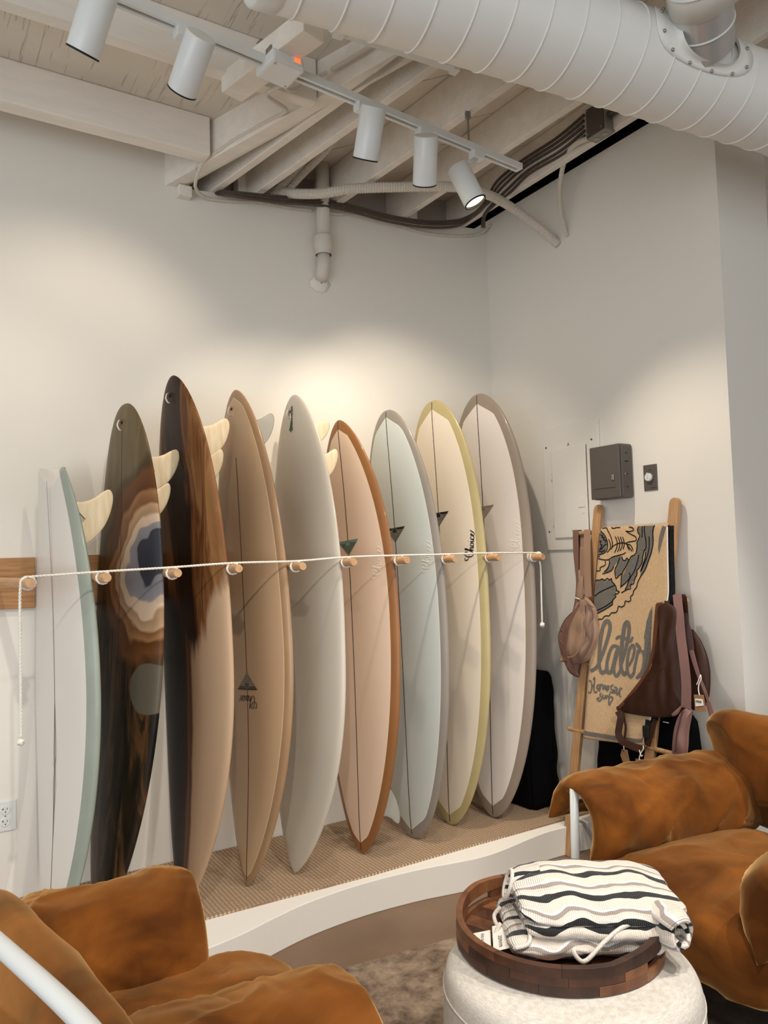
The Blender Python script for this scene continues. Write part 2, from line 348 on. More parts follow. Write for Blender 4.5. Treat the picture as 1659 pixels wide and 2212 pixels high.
# plywood bay left of the diagonal beam
def cbeam(y): return -1.819+(-.252-y)*.3752
MB().prism([(-4.6, .1), (cbeam(.1)-.0, .1), (cbeam(-1.25)-.0, -1.25), (cbeam(-2.7), -2.7), (-4.6, -2.7)], 3.362, 3.38).build('plywood_panel', M['ply'], ceil)
def beam(name, a, b, w, z0, z1, m=M['timber'], side=1):
    """beam whose measured lower-left arris runs a->b; w to the right of it"""
    a = Vector((a[0], a[1], 0)); b = Vector((b[0], b[1], 0)); d = (b-a).normalized(); n = Vector((-d.y, d.x, 0))*(1 if side > 0 else -1)
    A, B, C_, D = a, b, b+n*w, a+n*w
    mb = MB().prism([(p.x, p.y) for p in (A, B, C_, D)], z0, z1)
    o = mb.build(name, m, ceil); bv = o.modifiers.new('bevel', 'BEVEL'); bv.width = .004; bv.segments = 2; return o
beam('beam', (cbeam(.02), .02), (cbeam(-2.7), -2.7), .07, zb, lambda x, y: max(3.40, zc(x, y)+.01))
beam('nailer', (cbeam(.02)+.076, .02), (cbeam(-2.7)+.076, -2.7), .028, lambda x, y: zb(x, y)+.012, lambda x, y: zc(x, y)-.02)
def joist(a, b, w, side=1):
    a = Vector((a[0], a[1], 0)); b = Vector((b[0], b[1], 0)); d = (b-a).normalized()
    s = a+d*((.34-a.y)/d.y); e = a+d*((-2.7-a.y)/d.y)
    return beam('joist', (s.x, s.y), (e.x, e.y), w, zb, lambda x, y: zc(x, y)-.001, side=side)
joist((-1.700, -.001), (-1.503, -.92), .042)
joist((-1.486, -.081), (-1.364, -.774), .042)
joist((-1.047, -.149), (-.931, -1.26), .044)
joist((-.612, -.039), (-.565, -1.103), .042)
joist((-.196, -.068), (-.208, -1.259), .040)
MB().box((-4.6, -.34, 3.19), (cbeam(-.3)-.012, -.26, 3.361), .006).build('ledger', M['timber'], ceil)
MB().box((-4.6, -.905, 3.19), (cbeam(-.88)-.004, -.85, 3.361), .004).build('cross_joist', M['timber'], ceil)
MB().bar((-1.915, -.86, 3.17), (-1.80, -1.30, 3.17), .09, .075, bev=.004).build('blocking', M['timber'], ceil)
MB().box((-1.862, -.045, 3.135), (-1.80, -.002, 3.185), .004).build('bearing_block', M['timber'], ceil)
for x0, x1, zt in ((-1.545, -1.475, 3.41), (-1.01, -.95, 3.47), (-.53, -.475, 3.52)):
    MB().box((x0, .03, zb(x0, 0)-.06), (x1, .10, zc(x0, 0)-.01), .003).build('blocking', M['timber'], ceil)
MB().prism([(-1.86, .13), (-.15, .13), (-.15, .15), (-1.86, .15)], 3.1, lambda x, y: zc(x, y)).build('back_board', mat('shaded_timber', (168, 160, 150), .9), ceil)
# ================================================================ ductwork
DA = Vector((-1.474, -1.764, 3.032)); DD = Vector((1, -.122, 0)).normalized(); DR = .15
def dpt(x): return DA+DD*((x-DA.x)/DD.x)
duct = thing('air_duct', tuple(dpt(-2.165)), 'long white spiral air duct hung across the ceiling', 'duct')
MB().tube([dpt(-2.15+.1*i) for i in range(37)], DR, 64).build('duct_tube', M['duct'], duct, smooth=True)
capm = MB(); capm.lathe([(0.001, 0), (DR*.93, 0), (DR*.985, .006), (DR+.003, .012), (DR+.003, .075), (DR, .078)], dpt(-2.165), 64, DD)
capm.build('end_cap', M['white'], duct, smooth=True)
DX = DD.orthogonal().normalized(); DY = DD.cross(DX)
for i in range(30):
    x = -2.03+.1165*i
    ring = [dpt(x)+DD*(.0185*math.sin(2*math.pi*k/64+1.1))+(DX*math.cos(2*math.pi*k/64)+DY*math.sin(2*math.pi*k/64))*(DR+.0015) for k in range(64)]
    MB().tube(ring, .0028, 6, closed=True).build('spiral_seam', M['duct'], duct, smooth=True)
def on_duct(x, ang, lift=0.0):   # ang measured from straight down, towards the room (-y)
    n = Vector((0, -math.sin(ang), -math.cos(ang))); n -= DD*n.dot(DD); n.normalize(); return dpt(x)+n*(DR+lift)
# branch take-off with saddle collar
BX_ = -.60
bc = dpt(BX_)+Vector((0, -.012, -.045)); BD = Vector((-.78, -.50, .36)).normalized(); BR = .092
br = thing('branch_duct', tuple(bc+BD*.25), 'shiny branch duct rising from a riveted collar on the big duct', 'duct')
MB().tube([bc+BD*t for t in (.18, .21, .25, .335)], BR, 48, caps=False).build('branch_tube', M['branch'], br, smooth=True)
sad = MB(); rows = []
side = BD.cross(DD).normalized(); up2 = DD
def saddle(r, a, lift):
    d = DD*math.cos(a)*r*1.38+side*math.sin(a)*r
    q = bc+BD*.2+d+Vector((-.01, 0, -.015)); ax = dpt(0); rel = q-ax; al = DD*rel.dot(DD); rad = (rel-al).normalized(); return ax+al+rad*(DR+lift)
for r, l in ((.092, .022), (.096, .010), (.104, .005), (.125, .004), (.150, .004), (.151, .0008)):
    rows.append([saddle(r, 2*math.pi*k/64, l) for k in range(64)])
MB().grid(rows, wrap=True).build('collar', M['duct'], br, smooth=True)
for k in range(12):
    p = saddle(.135, 2*math.pi*(k+.3)/12, .006); MB().ball(p, .006, n=8).build('rivet', M['screw'], br, smooth=True)
bend = []; p = bc+BD*.335; d = BD.copy(); tgt = Vector((-.80, .05, .60)).normalized()
for i in range(9):
    bend.append(p.copy()); d = (BD*(1-i/7)+tgt*(i/7)).normalized() if i < 8 else d; p = p+d*.075
MB().tube(bend, BR+.004, 48).build('elbow', M['duct'], br, smooth=True)
sx = BD.orthogonal().normalized(); sy = BD.cross(sx)
for t in (.262, .335): MB().tube([bc+BD*t+(sx*math.cos(a)+sy*math.sin(a))*(BR+.001) for a in [2*math.pi*k/48 for k in range(48)]], .003, 6, closed=True).build('bead', M['white'], br, smooth=True)
for i in range(1, 9):
    dd = (bend[min(i+1, 8)]-bend[i-1]).normalized(); ax_ = dd.orthogonal().normalized(); ay_ = dd.cross(ax_)
    MB().tube([bend[i]+(ax_*math.cos(a)+ay_*math.sin(a))*(BR+.006) for a in [2*math.pi*k/48 for k in range(48)]], .004, 6, closed=True).build('bead', M['white'], br, smooth=True)
# strut behind the duct
t = thing('track_rail', (-1.44, -1.336, 3.17), 'short white rail tucked beneath the big air duct', 'track')
MB().bar((-1.74, -1.316, 3.17), (-1.259, -1.356, 3.17), .03, .018).build('rail_channel', M['white'], t)
MB().bar((-1.285, -1.354, 3.158), (-1.259, -1.356, 3.158), .034, .012).build('end_clip', M['white'], t)
MB().bar((-1.735, -1.316, 3.158), (-1.70, -1.319, 3.158), .034, .012).build('end_clip', M['white'], t)
# ================================================================ track lights
TA = Vector((-3.0, -1.218, 3.13)); TB = Vector((-.644, -.995, 3.13)); TDn = (TB-TA).normalized()
def tpt(x): return TA+TDn*((x-TA.x)/TDn.x)
trk = thing('track_rail', tuple((TA+TB)/2), 'long white track light rail with five spotlights hung under the joists', 'track')
MB().bar(TA+Vector((0, 0, .010)), TB+Vector((0, 0, .010)), .036, .004).build('rail_top', M['white'], trk)
for s in (-1, 1):
    off = Vector((-TDn.y, TDn.x, 0))*s*.0125
    MB().bar(TA+off-Vector((0, 0, .003)), TB+off-Vector((0, 0, .003)), .011, .022).build('rail_lip', M['white'], trk)
MB().bar(TA+Vector((0, 0, .006)), TB+Vector((0, 0, .006)), .014, .003).build('contact_slot', M['slot'], trk)
MB().bar(TB-TDn*.012+Vector((0, 0, -.001)), TB+Vector((0, 0, -.001)), .037, .025).build('end_cap', M['white'], trk)
rod = thing('hanger_rod', (-.945, -1.021, 3.2), 'thin steel hanger rod holding the track light rail from a joist', 'rod')
MB().cyl((-.945, -1.021, 3.142), (-.945, -1.021, 3.30), .0045, 8).build('rod', M['steelbox'], rod)
MB().cyl((-.945, -1.021, 3.25), (-.945, -1.021, 3.282), .012, 8).build('coupling', M['steelbox'], rod)
CANS = [(-2.495, (-2.466, -1.218, 2.998), (-.208, .552, -.808), .185, 'white can spotlight cut off by the top of the photo, first on the rail'),
        (-2.176, (-2.167, -1.178, 2.991), (-.103, .798, -.594), .178, 'white can spotlight tilted to the left, between first spotlight and junction box'),
        (-1.487, (-1.486, -1.116, 2.989), (.098, .552, -.828), .178, 'white can spotlight hanging first to the right of the junction box'),
        (-1.193, (-1.212, -1.079, 2.976), (.328, .567, -.756), .180, 'upright white can spotlight in front of the corrugated conduit, second from the rail end'),
        (-.903, (-.968, -1.025, 2.960), (.335, -.238, -.912), .168, 'lit white can spotlight tilted towards the room at the rail end')]
M['lens'] = emis('lamp_lens', (255, 236, 196), 6.0)
for ci, (ax, mid, d, L, lab) in enumerate(CANS):
    pw = (.40, .52, .98, 1.1, 1.25)[ci]
    mid = Vector(mid); d = Vector(d).normalized(); a = tpt(ax); top = mid-d*L/2; bot = mid+d*L/2; r = .0465
    c = thing('spotlight', tuple(mid), lab, 'spotlight', 'white can spotlights on the track')
    MB().obox(a+Vector((0, 0, -.022)), (.062, .038, .040), Matrix((TDn, Vector((-TDn.y, TDn.x, 0)), Vector((0, 0, 1)))).transposed(), .004).build('adapter', M['white'], c)
    MB().tube([a+Vector((0, 0, -.04)), a*.55+top*.45+Vector((0, 0, -.02)), top+d*.03], .007, 10).build('stem', M['white'], c, smooth=True)
    b_ = MB(); b_.lathe([(.001, 0), (r*.93, 0), (r, .004), (r, L-.004)], top, 40, d); o = b_.build('can_body', M['white'], c, smooth=True)
    es = o.modifiers.new('es', 'EDGE_SPLIT'); es.split_angle = math.radians(40)
    MB().lathe([(r+.0004, L-.005), (r+.0004, L), (r*.9, L), (r*.88, L-.03), (.01, L-.034), (.001, L-.034)], top, 40, d).build('trim_ring', M['black'], c, smooth=False)
    MB().lathe([(.001, L-.012), (r*.86, L-.012), (r*.87, L-.009), (.001, L-.009)], top, 32, d).build('lens', M['lens'], c)
    l = bpy.data.lights.new('spot', 'SPOT'); l.energy = SPOT_POWER*pw; l.color = SPOT_COL; l.spot_size = math.radians(82); l.spot_blend = .75; l.shadow_soft_size = .022
    lo = bpy.data.objects.new('lamp', l); COL.objects.link(lo); lo.parent = c; lo.location = bot+d*.004-mid; lo.rotation_euler = d.to_track_quat('-Z', 'Y').to_euler()
# unseen second track, made up as fill light for the seating and boards
trk_fill = thing('track_rail', (-1.4, -3.0, 3.2), 'added white fill light rail over the seating, out of view', 'track')
MB().bar((-3.2, -3.0, 3.2), (.4, -3.0, 3.2), .036, .024).build('rail_channel', M['white'], trk_fill)
for x, tg, pw, lab in ((-2.75, (-2.4, -1.0, .3), 1.0, 'far left'), (-1.75, (-1.6, -1.1, .3), 1.0, 'centre left'), (-.75, (-1.1, -1.0, .2), 1.0, 'centre right'), (-.2, (-1.1, -1.75, .3), .9, 'far right')):
    top = Vector((x, -3.0, 3.12)); d = (Vector(tg)-top).normalized(); r = .0465; L = .18
    c = thing('spotlight', tuple(top), 'added fill spotlight on the unseen rail over the seating, '+lab, 'spotlight', 'added fill spotlights over the seating')
    MB().tube([(x, -3.0, 3.19), top+d*.02], .007, 10).build('stem', M['white'], c, smooth=True)
    MB().lathe([(.001, 0), (r*.93, 0), (r, .004), (r, L-.004)], top, 32, d).build('can_body', M['white'], c)
    MB().lathe([(.001, L-.012), (r*.86, L-.012), (r*.87, L-.009), (.001, L-.009)], top, 32, d).build('lens', M['lens'], c)
    l = bpy.data.lights.new('spot', 'SPOT'); l.energy = FILL_POWER*pw; l.color = FILL_COL; l.spot_size = math.radians(66); l.spot_blend = .7; l.shadow_soft_size = .03
    lo = bpy.data.objects.new('lamp', l); COL.objects.link(lo); lo.parent = c; lo.location = d*(L+.004); lo.rotation_euler = d.to_track_quat('-Z', 'Y').to_euler()
# junction boxes
jb = thing('junction_box', (-1.845, -1.11, 3.13), 'white track feed box with a small orange switch and grey knockout plate behind', 'electrical box')
jr = Matrix((TDn, Vector((-TDn.y, TDn.x, 0)), Vector((0, 0, 1)))).transposed()
q = Vector((-1.838, -1.118, 3.118)); MB().obox(q, (.125, .125, .045), jr, .010).build('feed_cover', M['white'], jb)
MB().obox(q+jr@Vector((0.0, .045, .062)), (.115, .03, .085), jr, .003).build('knockout_plate', M['steelbox'], jb)
for k in (-1, 0, 1): MB().cyl(q+jr@Vector((k*.034, .029, .07)), q+jr@Vector((k*.034, .0275, .07)), .014, 20).build('knockout', M['screw'], jb)
MB().obox(q+jr@Vector((.03, -.063, .004)), (.036, .004, .026), jr, .001).build('switch_frame', M['white'], jb)
MB().obox(q+jr@Vector((.03, -.0655, .004)), (.024, .003, .015), jr, .001).build('rocker_switch', emis('orange_indicator', (235, 110, 60), 1.2), jb)
for sx_, sy_ in ((-1, -1), (1, 1)): MB().cyl(q+jr@Vector((sx_*.045, sy_*.045, -.0215)), q+jr@Vector((sx_*.045, sy_*.045, -.0245)), .004, 10).build('screw', M['screw'], jb)
MB().obox(q+jr@Vector((0, .01, .032)), (.11, .09, .03), jr, .003).build('back_box', M['steelbox'], jb)
jb2 = thing('junction_box', (-.23, -1.09, 3.40), 'dark square steel junction box on the joist beside the right wall', 'electrical box')
MB().box((-.262, -1.15, 3.336), (-.197, -1.04, 3.478), .003).build('box_body', M['steelbox'], jb2)
MB().box((-.267, -1.145, 3.342), (-.2625, -1.045, 3.474), .001).build('cover_plate', M['darkplate'], jb2)
for y, z in ((-1.056, 3.353), (-1.134, 3.353), (-1.056, 3.463), (-1.134, 3.463)): MB().cyl((-.2672, y, z), (-.271, y, z), .004, 8).build('screw', M['screw'], jb2)
for y in (-1.07, -1.12): MB().cyl((-.23, y, 3.3365), (-.23, y, 3.334), .014, 16).build('knockout', M['screw'], jb2)
MB().cyl((-.23, -1.151, 3.41), (-.23, -1.20, 3.41), .016, 14).build('connector', M['darkplate'], jb2)
# ================================================================ cables and conduits
def cable(name, pts, r, m, label, cat='cable', pitch=.010, depth=.0012, group=None):
    o = corrug(pts, r, pitch, depth, 10).build(name, m, smooth=False); return tag(o, label, cat, group)
FATC = [(-1.37,.09,3.30),(-1.345,.0,3.285),(-1.30,-.12,3.235),(-1.21,-.22,3.215),(-1.095,-.306,3.228),(-.84,-.409,3.253),(-.611,-.483,3.275),(-.40,-.475,3.294),(-.19,-.431,3.290),(-.095,-.53,3.165),(0.004,-.579,3.066)]
cable('corrugated_conduit', FATC, .0245, M['pvc'], 'thick white corrugated conduit arching below the joists into the right wall', 'conduit', .013, .003)
cable('corrugated_conduit', [(-1.325,.02,3.262),(-1.282,-.12,3.325),(-1.243,-.30,3.372),(-1.22,-.5,3.43)], .019, M['pvc'], 'white corrugated conduit dropping beside the waste pipe, right of its twin', 'conduit', .013, .003)
cable('corrugated_conduit', [(-1.375,.03,3.262),(-1.315,-.1,3.335),(-1.285,-.26,3.385),(-1.262,-.45,3.43)], .019, M['pvc'], 'white corrugated conduit dropping out of the joist bay, left of its twin', 'conduit', .013, .003)
BX0=[(-1.678,0.050,3.235),(-1.619,-0.070,3.190),(-1.380,-0.070,3.225),(-1.124,-0.070,3.266),(-0.933,-0.070,3.272),(-0.733,-0.070,3.269),(-0.490,-0.070,3.290),(-0.270,-0.059,3.347),(-0.235,-0.171,3.347),(-0.210,-0.236,3.384),(-0.205,-0.271,3.413),(-0.205,-0.352,3.466),(-0.207,-0.558,3.485),(-0.207,-0.792,3.481),(-0.220,-0.994,3.494)]
BX1=[(-1.679,0.050,3.231),(-1.621,-0.075,3.179),(-1.383,-0.075,3.209),(-1.127,-0.075,3.248),(-0.937,-0.075,3.254),(-0.737,-0.075,3.251),(-0.494,-0.075,3.272),(-0.270,-0.058,3.331),(-0.235,-0.170,3.339),(-0.210,-0.235,3.377),(-0.205,-0.286,3.398),(-0.205,-0.374,3.441),(-0.207,-0.567,3.463),(-0.207,-0.800,3.458),(-0.220,-0.992,3.468)]
BX2=[(-1.679,0.050,3.226),(-1.623,-0.080,3.167),(-1.385,-0.080,3.190),(-1.130,-0.080,3.229),(-0.940,-0.080,3.234),(-0.741,-0.080,3.230),(-0.498,-0.080,3.250),(-0.270,-0.057,3.313),(-0.235,-0.170,3.330),(-0.210,-0.235,3.369),(-0.205,-0.301,3.384),(-0.205,-0.395,3.416),(-0.207,-0.577,3.442),(-0.207,-0.809,3.435),(-0.220,-0.991,3.442)]
BX3=[(-0.215,-0.222,3.252),(-0.215,-0.238,3.316),(-0.207,-0.318,3.358),(-0.207,-0.425,3.382),(-0.207,-0.592,3.412),(-0.207,-0.822,3.405),(-0.220,-0.995,3.419)]
BX4=[(-0.215,-0.238,3.245),(-0.215,-0.250,3.312),(-0.207,-0.332,3.345),(-0.207,-0.446,3.357),(-0.207,-0.601,3.391),(-0.207,-0.831,3.382),(-0.220,-0.994,3.393)]
FLEXR=[(-0.240,-1.050,3.350),(-0.240,-0.994,3.363),(-0.220,-0.917,3.379),(-0.180,-0.828,3.376),(-0.120,-0.735,3.340),(-0.080,-0.681,3.276),(-0.050,-0.657,3.195),(-0.020,-0.649,3.118),(0.000,-0.647,3.081)]
for i, b_ in enumerate((BX0, BX1, BX2)): cable('armored_cable', b_, .0075, M['bx'], ('topmost', 'middle', 'lowest')[i]+' of the three dark armored cables running along the back wall top', 'cable', group='dark armored cables along the wall top')
for i, b_ in enumerate((BX3, BX4)): cable('armored_cable', b_, .0075, M['bx'], ('upper', 'lower')[i]+' of two dark armored cables rising from the corner onto the last joist', 'cable', group='dark armored cables on the last joist')
cable('armored_cable', [(-1.838,-.30,3.170),(-1.830,-.20,3.15),(-1.80,-.10,3.15),(-1.718,-.022,3.158),(-1.579,-.012,3.178),(-1.459,-.012,3.203),(-1.310,-.012,3.210),(-1.17,-.012,3.225)], .0078, M['pvc'], 'white painted cable curling off the diagonal beam down to the wall top', 'cable')
cable('armored_cable', [(-1.075,-.012,3.235),(-1.03,-.013,3.236),(-.985,-.013,3.245),(-.955,-.012,3.262)], .0078, M['pvc'], 'short white painted cable loop right of the waste pipe', 'cable')
cable('armored_cable', [(-.80,-.011,3.272),(-.611,-.012,3.258),(-.424,-.012,3.255),(-.192,-.012,3.290),(-.061,-.02,3.33),(-.012,-.06,3.38)], .0078, M['pvc'], 'white painted cable sagging along the wall top to the corner', 'cable')
cable('flexible_conduit', FLEXR, .0125, M['pvc'], 'white flexible conduit looping from the steel box into the right wall', 'conduit', .011, .0018)
cl = MB().tube([Vector((-.19, -.855, 3.378))+Vector((math.cos(a)*.004, math.cos(a)*.016, math.sin(a)*.017)) for a in [2*math.pi*k/16 for k in range(16)]], .004, 6, closed=True).build('conduit_clamp', M['pvc'], smooth=True); tag(cl, 'white clamp around the flexible conduit near the steel box', 'clamp')
cable('armored_cable', [(-1.775,-1.06,3.125),(-1.80,-.98,3.135),(-1.80,-.915,3.148),(-1.735,-.86,3.168),(-1.665,-.79,3.20),(-1.651,-.72,3.222),(-1.66,-.68,3.228),(-1.70,-.57,3.227),(-1.75,-.44,3.222),(-1.80,-.31,3.205),(-1.838,-.21,3.19)], .0078, M['pvc'], 'white painted cable snaking from the track feed box along the diagonal beam', 'cable')
cable('armored_cable', [(-1.79,-1.07,3.13),(-1.76,-.99,3.15),(-1.70,-.93,3.19),(-1.62,-.95,3.25),(-1.575,-.97,3.275)], .0078, M['pvc'], 'short white painted cable from the feed box to the side of the beam', 'cable')
cable('armored_cable', [(-1.565,-.985,3.28),(-1.525,-1.095,3.282),(-1.48,-1.215,3.29)], .0085, M['pvc'], 'white painted cable on the beam side running up behind the duct', 'cable')
cable('armored_cable', [(.03,.02,3.40),(.03,-.25,3.43),(.05,-.5,3.44),(.06,-.75,3.43),(.03,-.97,3.445),(.0,-1.08,3.432)], .014, M['blackcloth'], 'black cable lying in the dark gap above the right wall', 'cable')
pp = thing('waste_pipe', (-1.123, -.05, 2.86), 'white painted waste pipe with a coupling coming down the back wall', 'pipe')
MB().tube([(-1.118, -.05, 3.50), (-1.122, -.05, 3.06)], .034, 28).build('pipe', M['pvc'], pp, smooth=True)
MB().lathe([(.036, .10), (.048, .098), (.05, .09), (.05, .045), (.046, .03), (.041, .02), (.041, 0)], (-1.123, -.05, 2.985), 32).build('coupling', M['pvc'], pp, smooth=True)
MB().tube([(-1.123, -.05, 3.0), (-1.124, -.047, 2.93), (-1.125, -.034, 2.895), (-1.126, -.012, 2.872)], .033, 28).build('elbow', M['pvc'], pp, smooth=True)
pl = MB(); rows = []
for i in range(7):
    r = .050*math.sin(math.pi/2*(1-i/6))+.004; rows.append([(-1.126+r*math.cos(a)*(1+.25*nz((math.cos(a)*2, math.sin(a)*2, i*.6))), -.002-.022*math.sin(i/6*math.pi/2), 2.855+r*.8*math.sin(a)*(1+.3*nz((math.sin(a)*3, i, 2)))-.006) for a in [2*math.pi*k/28 for k in range(28)]])
pl.grid(rows, wrap=True).build('plaster_patch', M['wall'], pp, smooth=True)
# ================================================================ right-wall fittings
pan = thing('electrical_panel', (-.006, -.61, 1.78), 'white painted breaker panel with a hinged door on the right wall', 'electrical panel')
MB().box((-.012, -.806, 1.452), (-.0005, -.414, 2.104), .003).build('panel_cover', M['wall'], pan)
MB().box((-.022, -.722, 1.514), (-.0125, -.484, 1.981), .004).build('panel_door', M['wall'], pan)
MB().box((-.0232, -.578, 1.52), (-.0222, -.574, 1.975)).build('door_fold', M['wall'], pan)
MB().box((-.026, -.708, 1.665), (-.0225, -.664, 1.715), .002).build('latch', M['wall'], pan)
MB().cyl((-.0222, -.693, 1.64), (-.0245, -.693, 1.64), .008, 16).build('lock', M['wall'], pan)
for z in (1.60, 1.84): MB().box((-.0225, -.482, z-.018), (-.0125, -.474, z+.018)).build('hinge', M['wall'], pan)
for y, z in ((-.44, 2.0), (-.76, 2.0), (-.44, 1.55), (-.76, 1.55)): MB().cyl((-.0118, y, z), (-.0145, y, z), .005, 10).build('screw', M['gray'], pan)
text_mb('A', .026, (-.0128, -.593, 1.988), (0, -1, 0), (0, 0, 1)).build('letter', M['ink'], pan, fix=False)
MB().box((-.013, -.7245, 1.512), (-.0123, -.722, 1.982)).build('door_shadow_strip', M['slot'], pan)  # dark strip painting the shade along the door edge
tm = thing('timer_box', (-.05, -.91, 1.81), 'grey metal timer box mounted on the right wall', 'electrical box')
MB().box((-.085, -1.0, 1.688), (-.0005, -.815, 1.945), .012).build('box_body', M['gray'], tm)
MB().box((-.094, -.998, 1.69), (-.0855, -.817, 1.943), .004).build('box_door', M['gray'], tm)
MB().box((-.099, -.965, 1.772), (-.0945, -.948, 1.80), .003).build('latch', M['screw'], tm)
MB().box((-.0955, -.97, 1.738), (-.0942, -.84, 1.742)).build('door_groove', mat('grey_shade', (70, 65, 62), .5), tm)
for z in (1.90, 1.86, 1.80, 1.74): MB().box((-.05, -1.0012, z-.003), (-.042, -1.0002, z+.003)).build('punch_mark', M['slot'], tm)
MB().box((-.06, -1.0012, 1.858), (-.035, -1.0002, 1.862)).build('punch_mark', M['slot'], tm)
MB().cyl((-.06, -1.0, 1.80), (-.06, -1.003, 1.80), .005, 12).build('screw', M['screw'], tm)
dl = thing('dial_switch', (-.004, -1.096, 1.773), 'grey wall plate with a round white timer knob, right of the timer box', 'switch')
MB().box((-.006, -1.134, 1.714), (-.0005, -1.060, 1.834), .002).build('wall_plate', M['gray'], dl)
MB().lathe([(.001, 0), (.0145, 0), (.0155, .003), (.019, .006), (.019, .016), (.016, .019), (.001, .019)][::-1], (-.004, -1.096, 1.775), 24, (-1, 0, 0)).build('knob', M['white'], dl, smooth=False)
MB().box((-.027, -1.099, 1.772), (-.0225, -1.093, 1.796), .001).build('knob_grip', M['white'], dl)
for k in range(9):
    a = math.radians(-120+30*k); MB().box((-.0068, -1.096-.027*math.sin(a)-.001, 1.775+.027*math.cos(a)-.002), (-.0059, -1.096-.027*math.sin(a)+.001, 1.775+.027*math.cos(a)+.002)).build('dial_mark', M['ink'], dl)
text_mb('OFF', .009, (-.0065, -1.089, 1.806), (0, -1, 0), (0, 0, 1)).build('letter', M['ink'], dl, fix=False)
MB().box((-.0068, -1.128, 1.724), (-.0059, -1.098, 1.7265)).build('plate_mark', M['ink'], dl)
ot = thing('wall_outlet', (-2.575, -.004, .468), 'white double wall outlet low on the back wall', 'outlet')
MB().box((-2.612, -.007, .408), (-2.537, -.0005, .524), .002).build('cover_plate', M['white'], ot)
for z in (.490, .443):
    m_ = MB(); m_.lathe([(.017, 0), (.0165, .003), (.001, .003)], (-2.5755, -.007, z), 28, (0, -1, 0)); o = m_.build('receptacle', M['white'], ot)
    MB().box((-2.5845, -.0106, z+.001), (-2.5825, -.0099, z+.010)).box((-2.588, -.0106, z+.004), (-2.5825, -.0099, z+.0063)).box((-2.570, -.0106, z+.001), (-2.568, -.0099, z+.009)).build('slot', M['ink'], o)
    MB().cyl((-2.5755, -.0099, z-.007), (-2.5755, -.0107, z-.007), .0024, 12).build('slot', M['ink'], o)
MB().cyl((-2.5755, -.007, .4665), (-2.5755, -.0085, .4665), .003, 10).build('screw', M['screw'], ot)
# ================================================================ surfboards
BP = {1:[-2.3978, -0.3704, -2.3924, -0.2276, 1.9287, 0.2374, 0.2737, 0.0751, 0.4657, 1.6174, 0.466, 1.9442, 0.485, 0.0642, 0.0597],
2:[-2.2344, -0.3985, -2.1101, -0.2155, 2.0974, 0.2378, 0.2727, 0.0649, 0.4929, 1.5732, 0.5354, 1.914, 0.4516, 0.0766, 0.048],
3:[-1.9188, -0.4681, -1.9025, -0.2157, 2.2369, 0.1638, 0.2885, 0.0669, 0.4652, 2.2108, 0.679, 2.4505, 0.557, 0.0999, 0.0584],
4:[-1.6635, -0.4271, -1.6455, -0.2328, 2.1994, 0.1572, 0.29, 0.066, 0.4598, 1.8354, 0.6821, 2.0822, 0.5645, 0.0786, 0.0395],
5:[-1.4635, -0.4381, -1.3461, -0.2286, 2.2006, 0.126, 0.2865, 0.0658, 0.4381, 2.5274, 0.7324, 2.2721, 0.5481, 0.0736, 0.0523],
6:[-1.1623, -0.4185, -1.1095, -0.2482, 2.0958, 0.1589, 0.2824, 0.0616, 0.5358, 2.1201, 0.6082, 1.9964, 0.6011, 0.0396, 0.0674],
7:[-0.8812, -0.399, -0.8564, -0.2649, 2.164, 0.1167, 0.2862, 0.0668, 0.5269, 2.1221, 0.4752, 2.0509, 0.4918, 0.0349, 0.0545],
8:[-0.6323, -0.3675, -0.5823, -0.2776, 2.2316, 0.0957, 0.2835, 0.0666, 0.5188, 2.5307, 0.5669, 2.52, 0.4837, 0.0415, 0.0573],
9:[-0.3931, -0.4133, -0.2883, -0.2726, 2.2922, 0.1419, 0.2834, 0.0679, 0.5674, 2.7131, 0.5651, 2.5244, 0.5187, 0.0542, 0.052]}
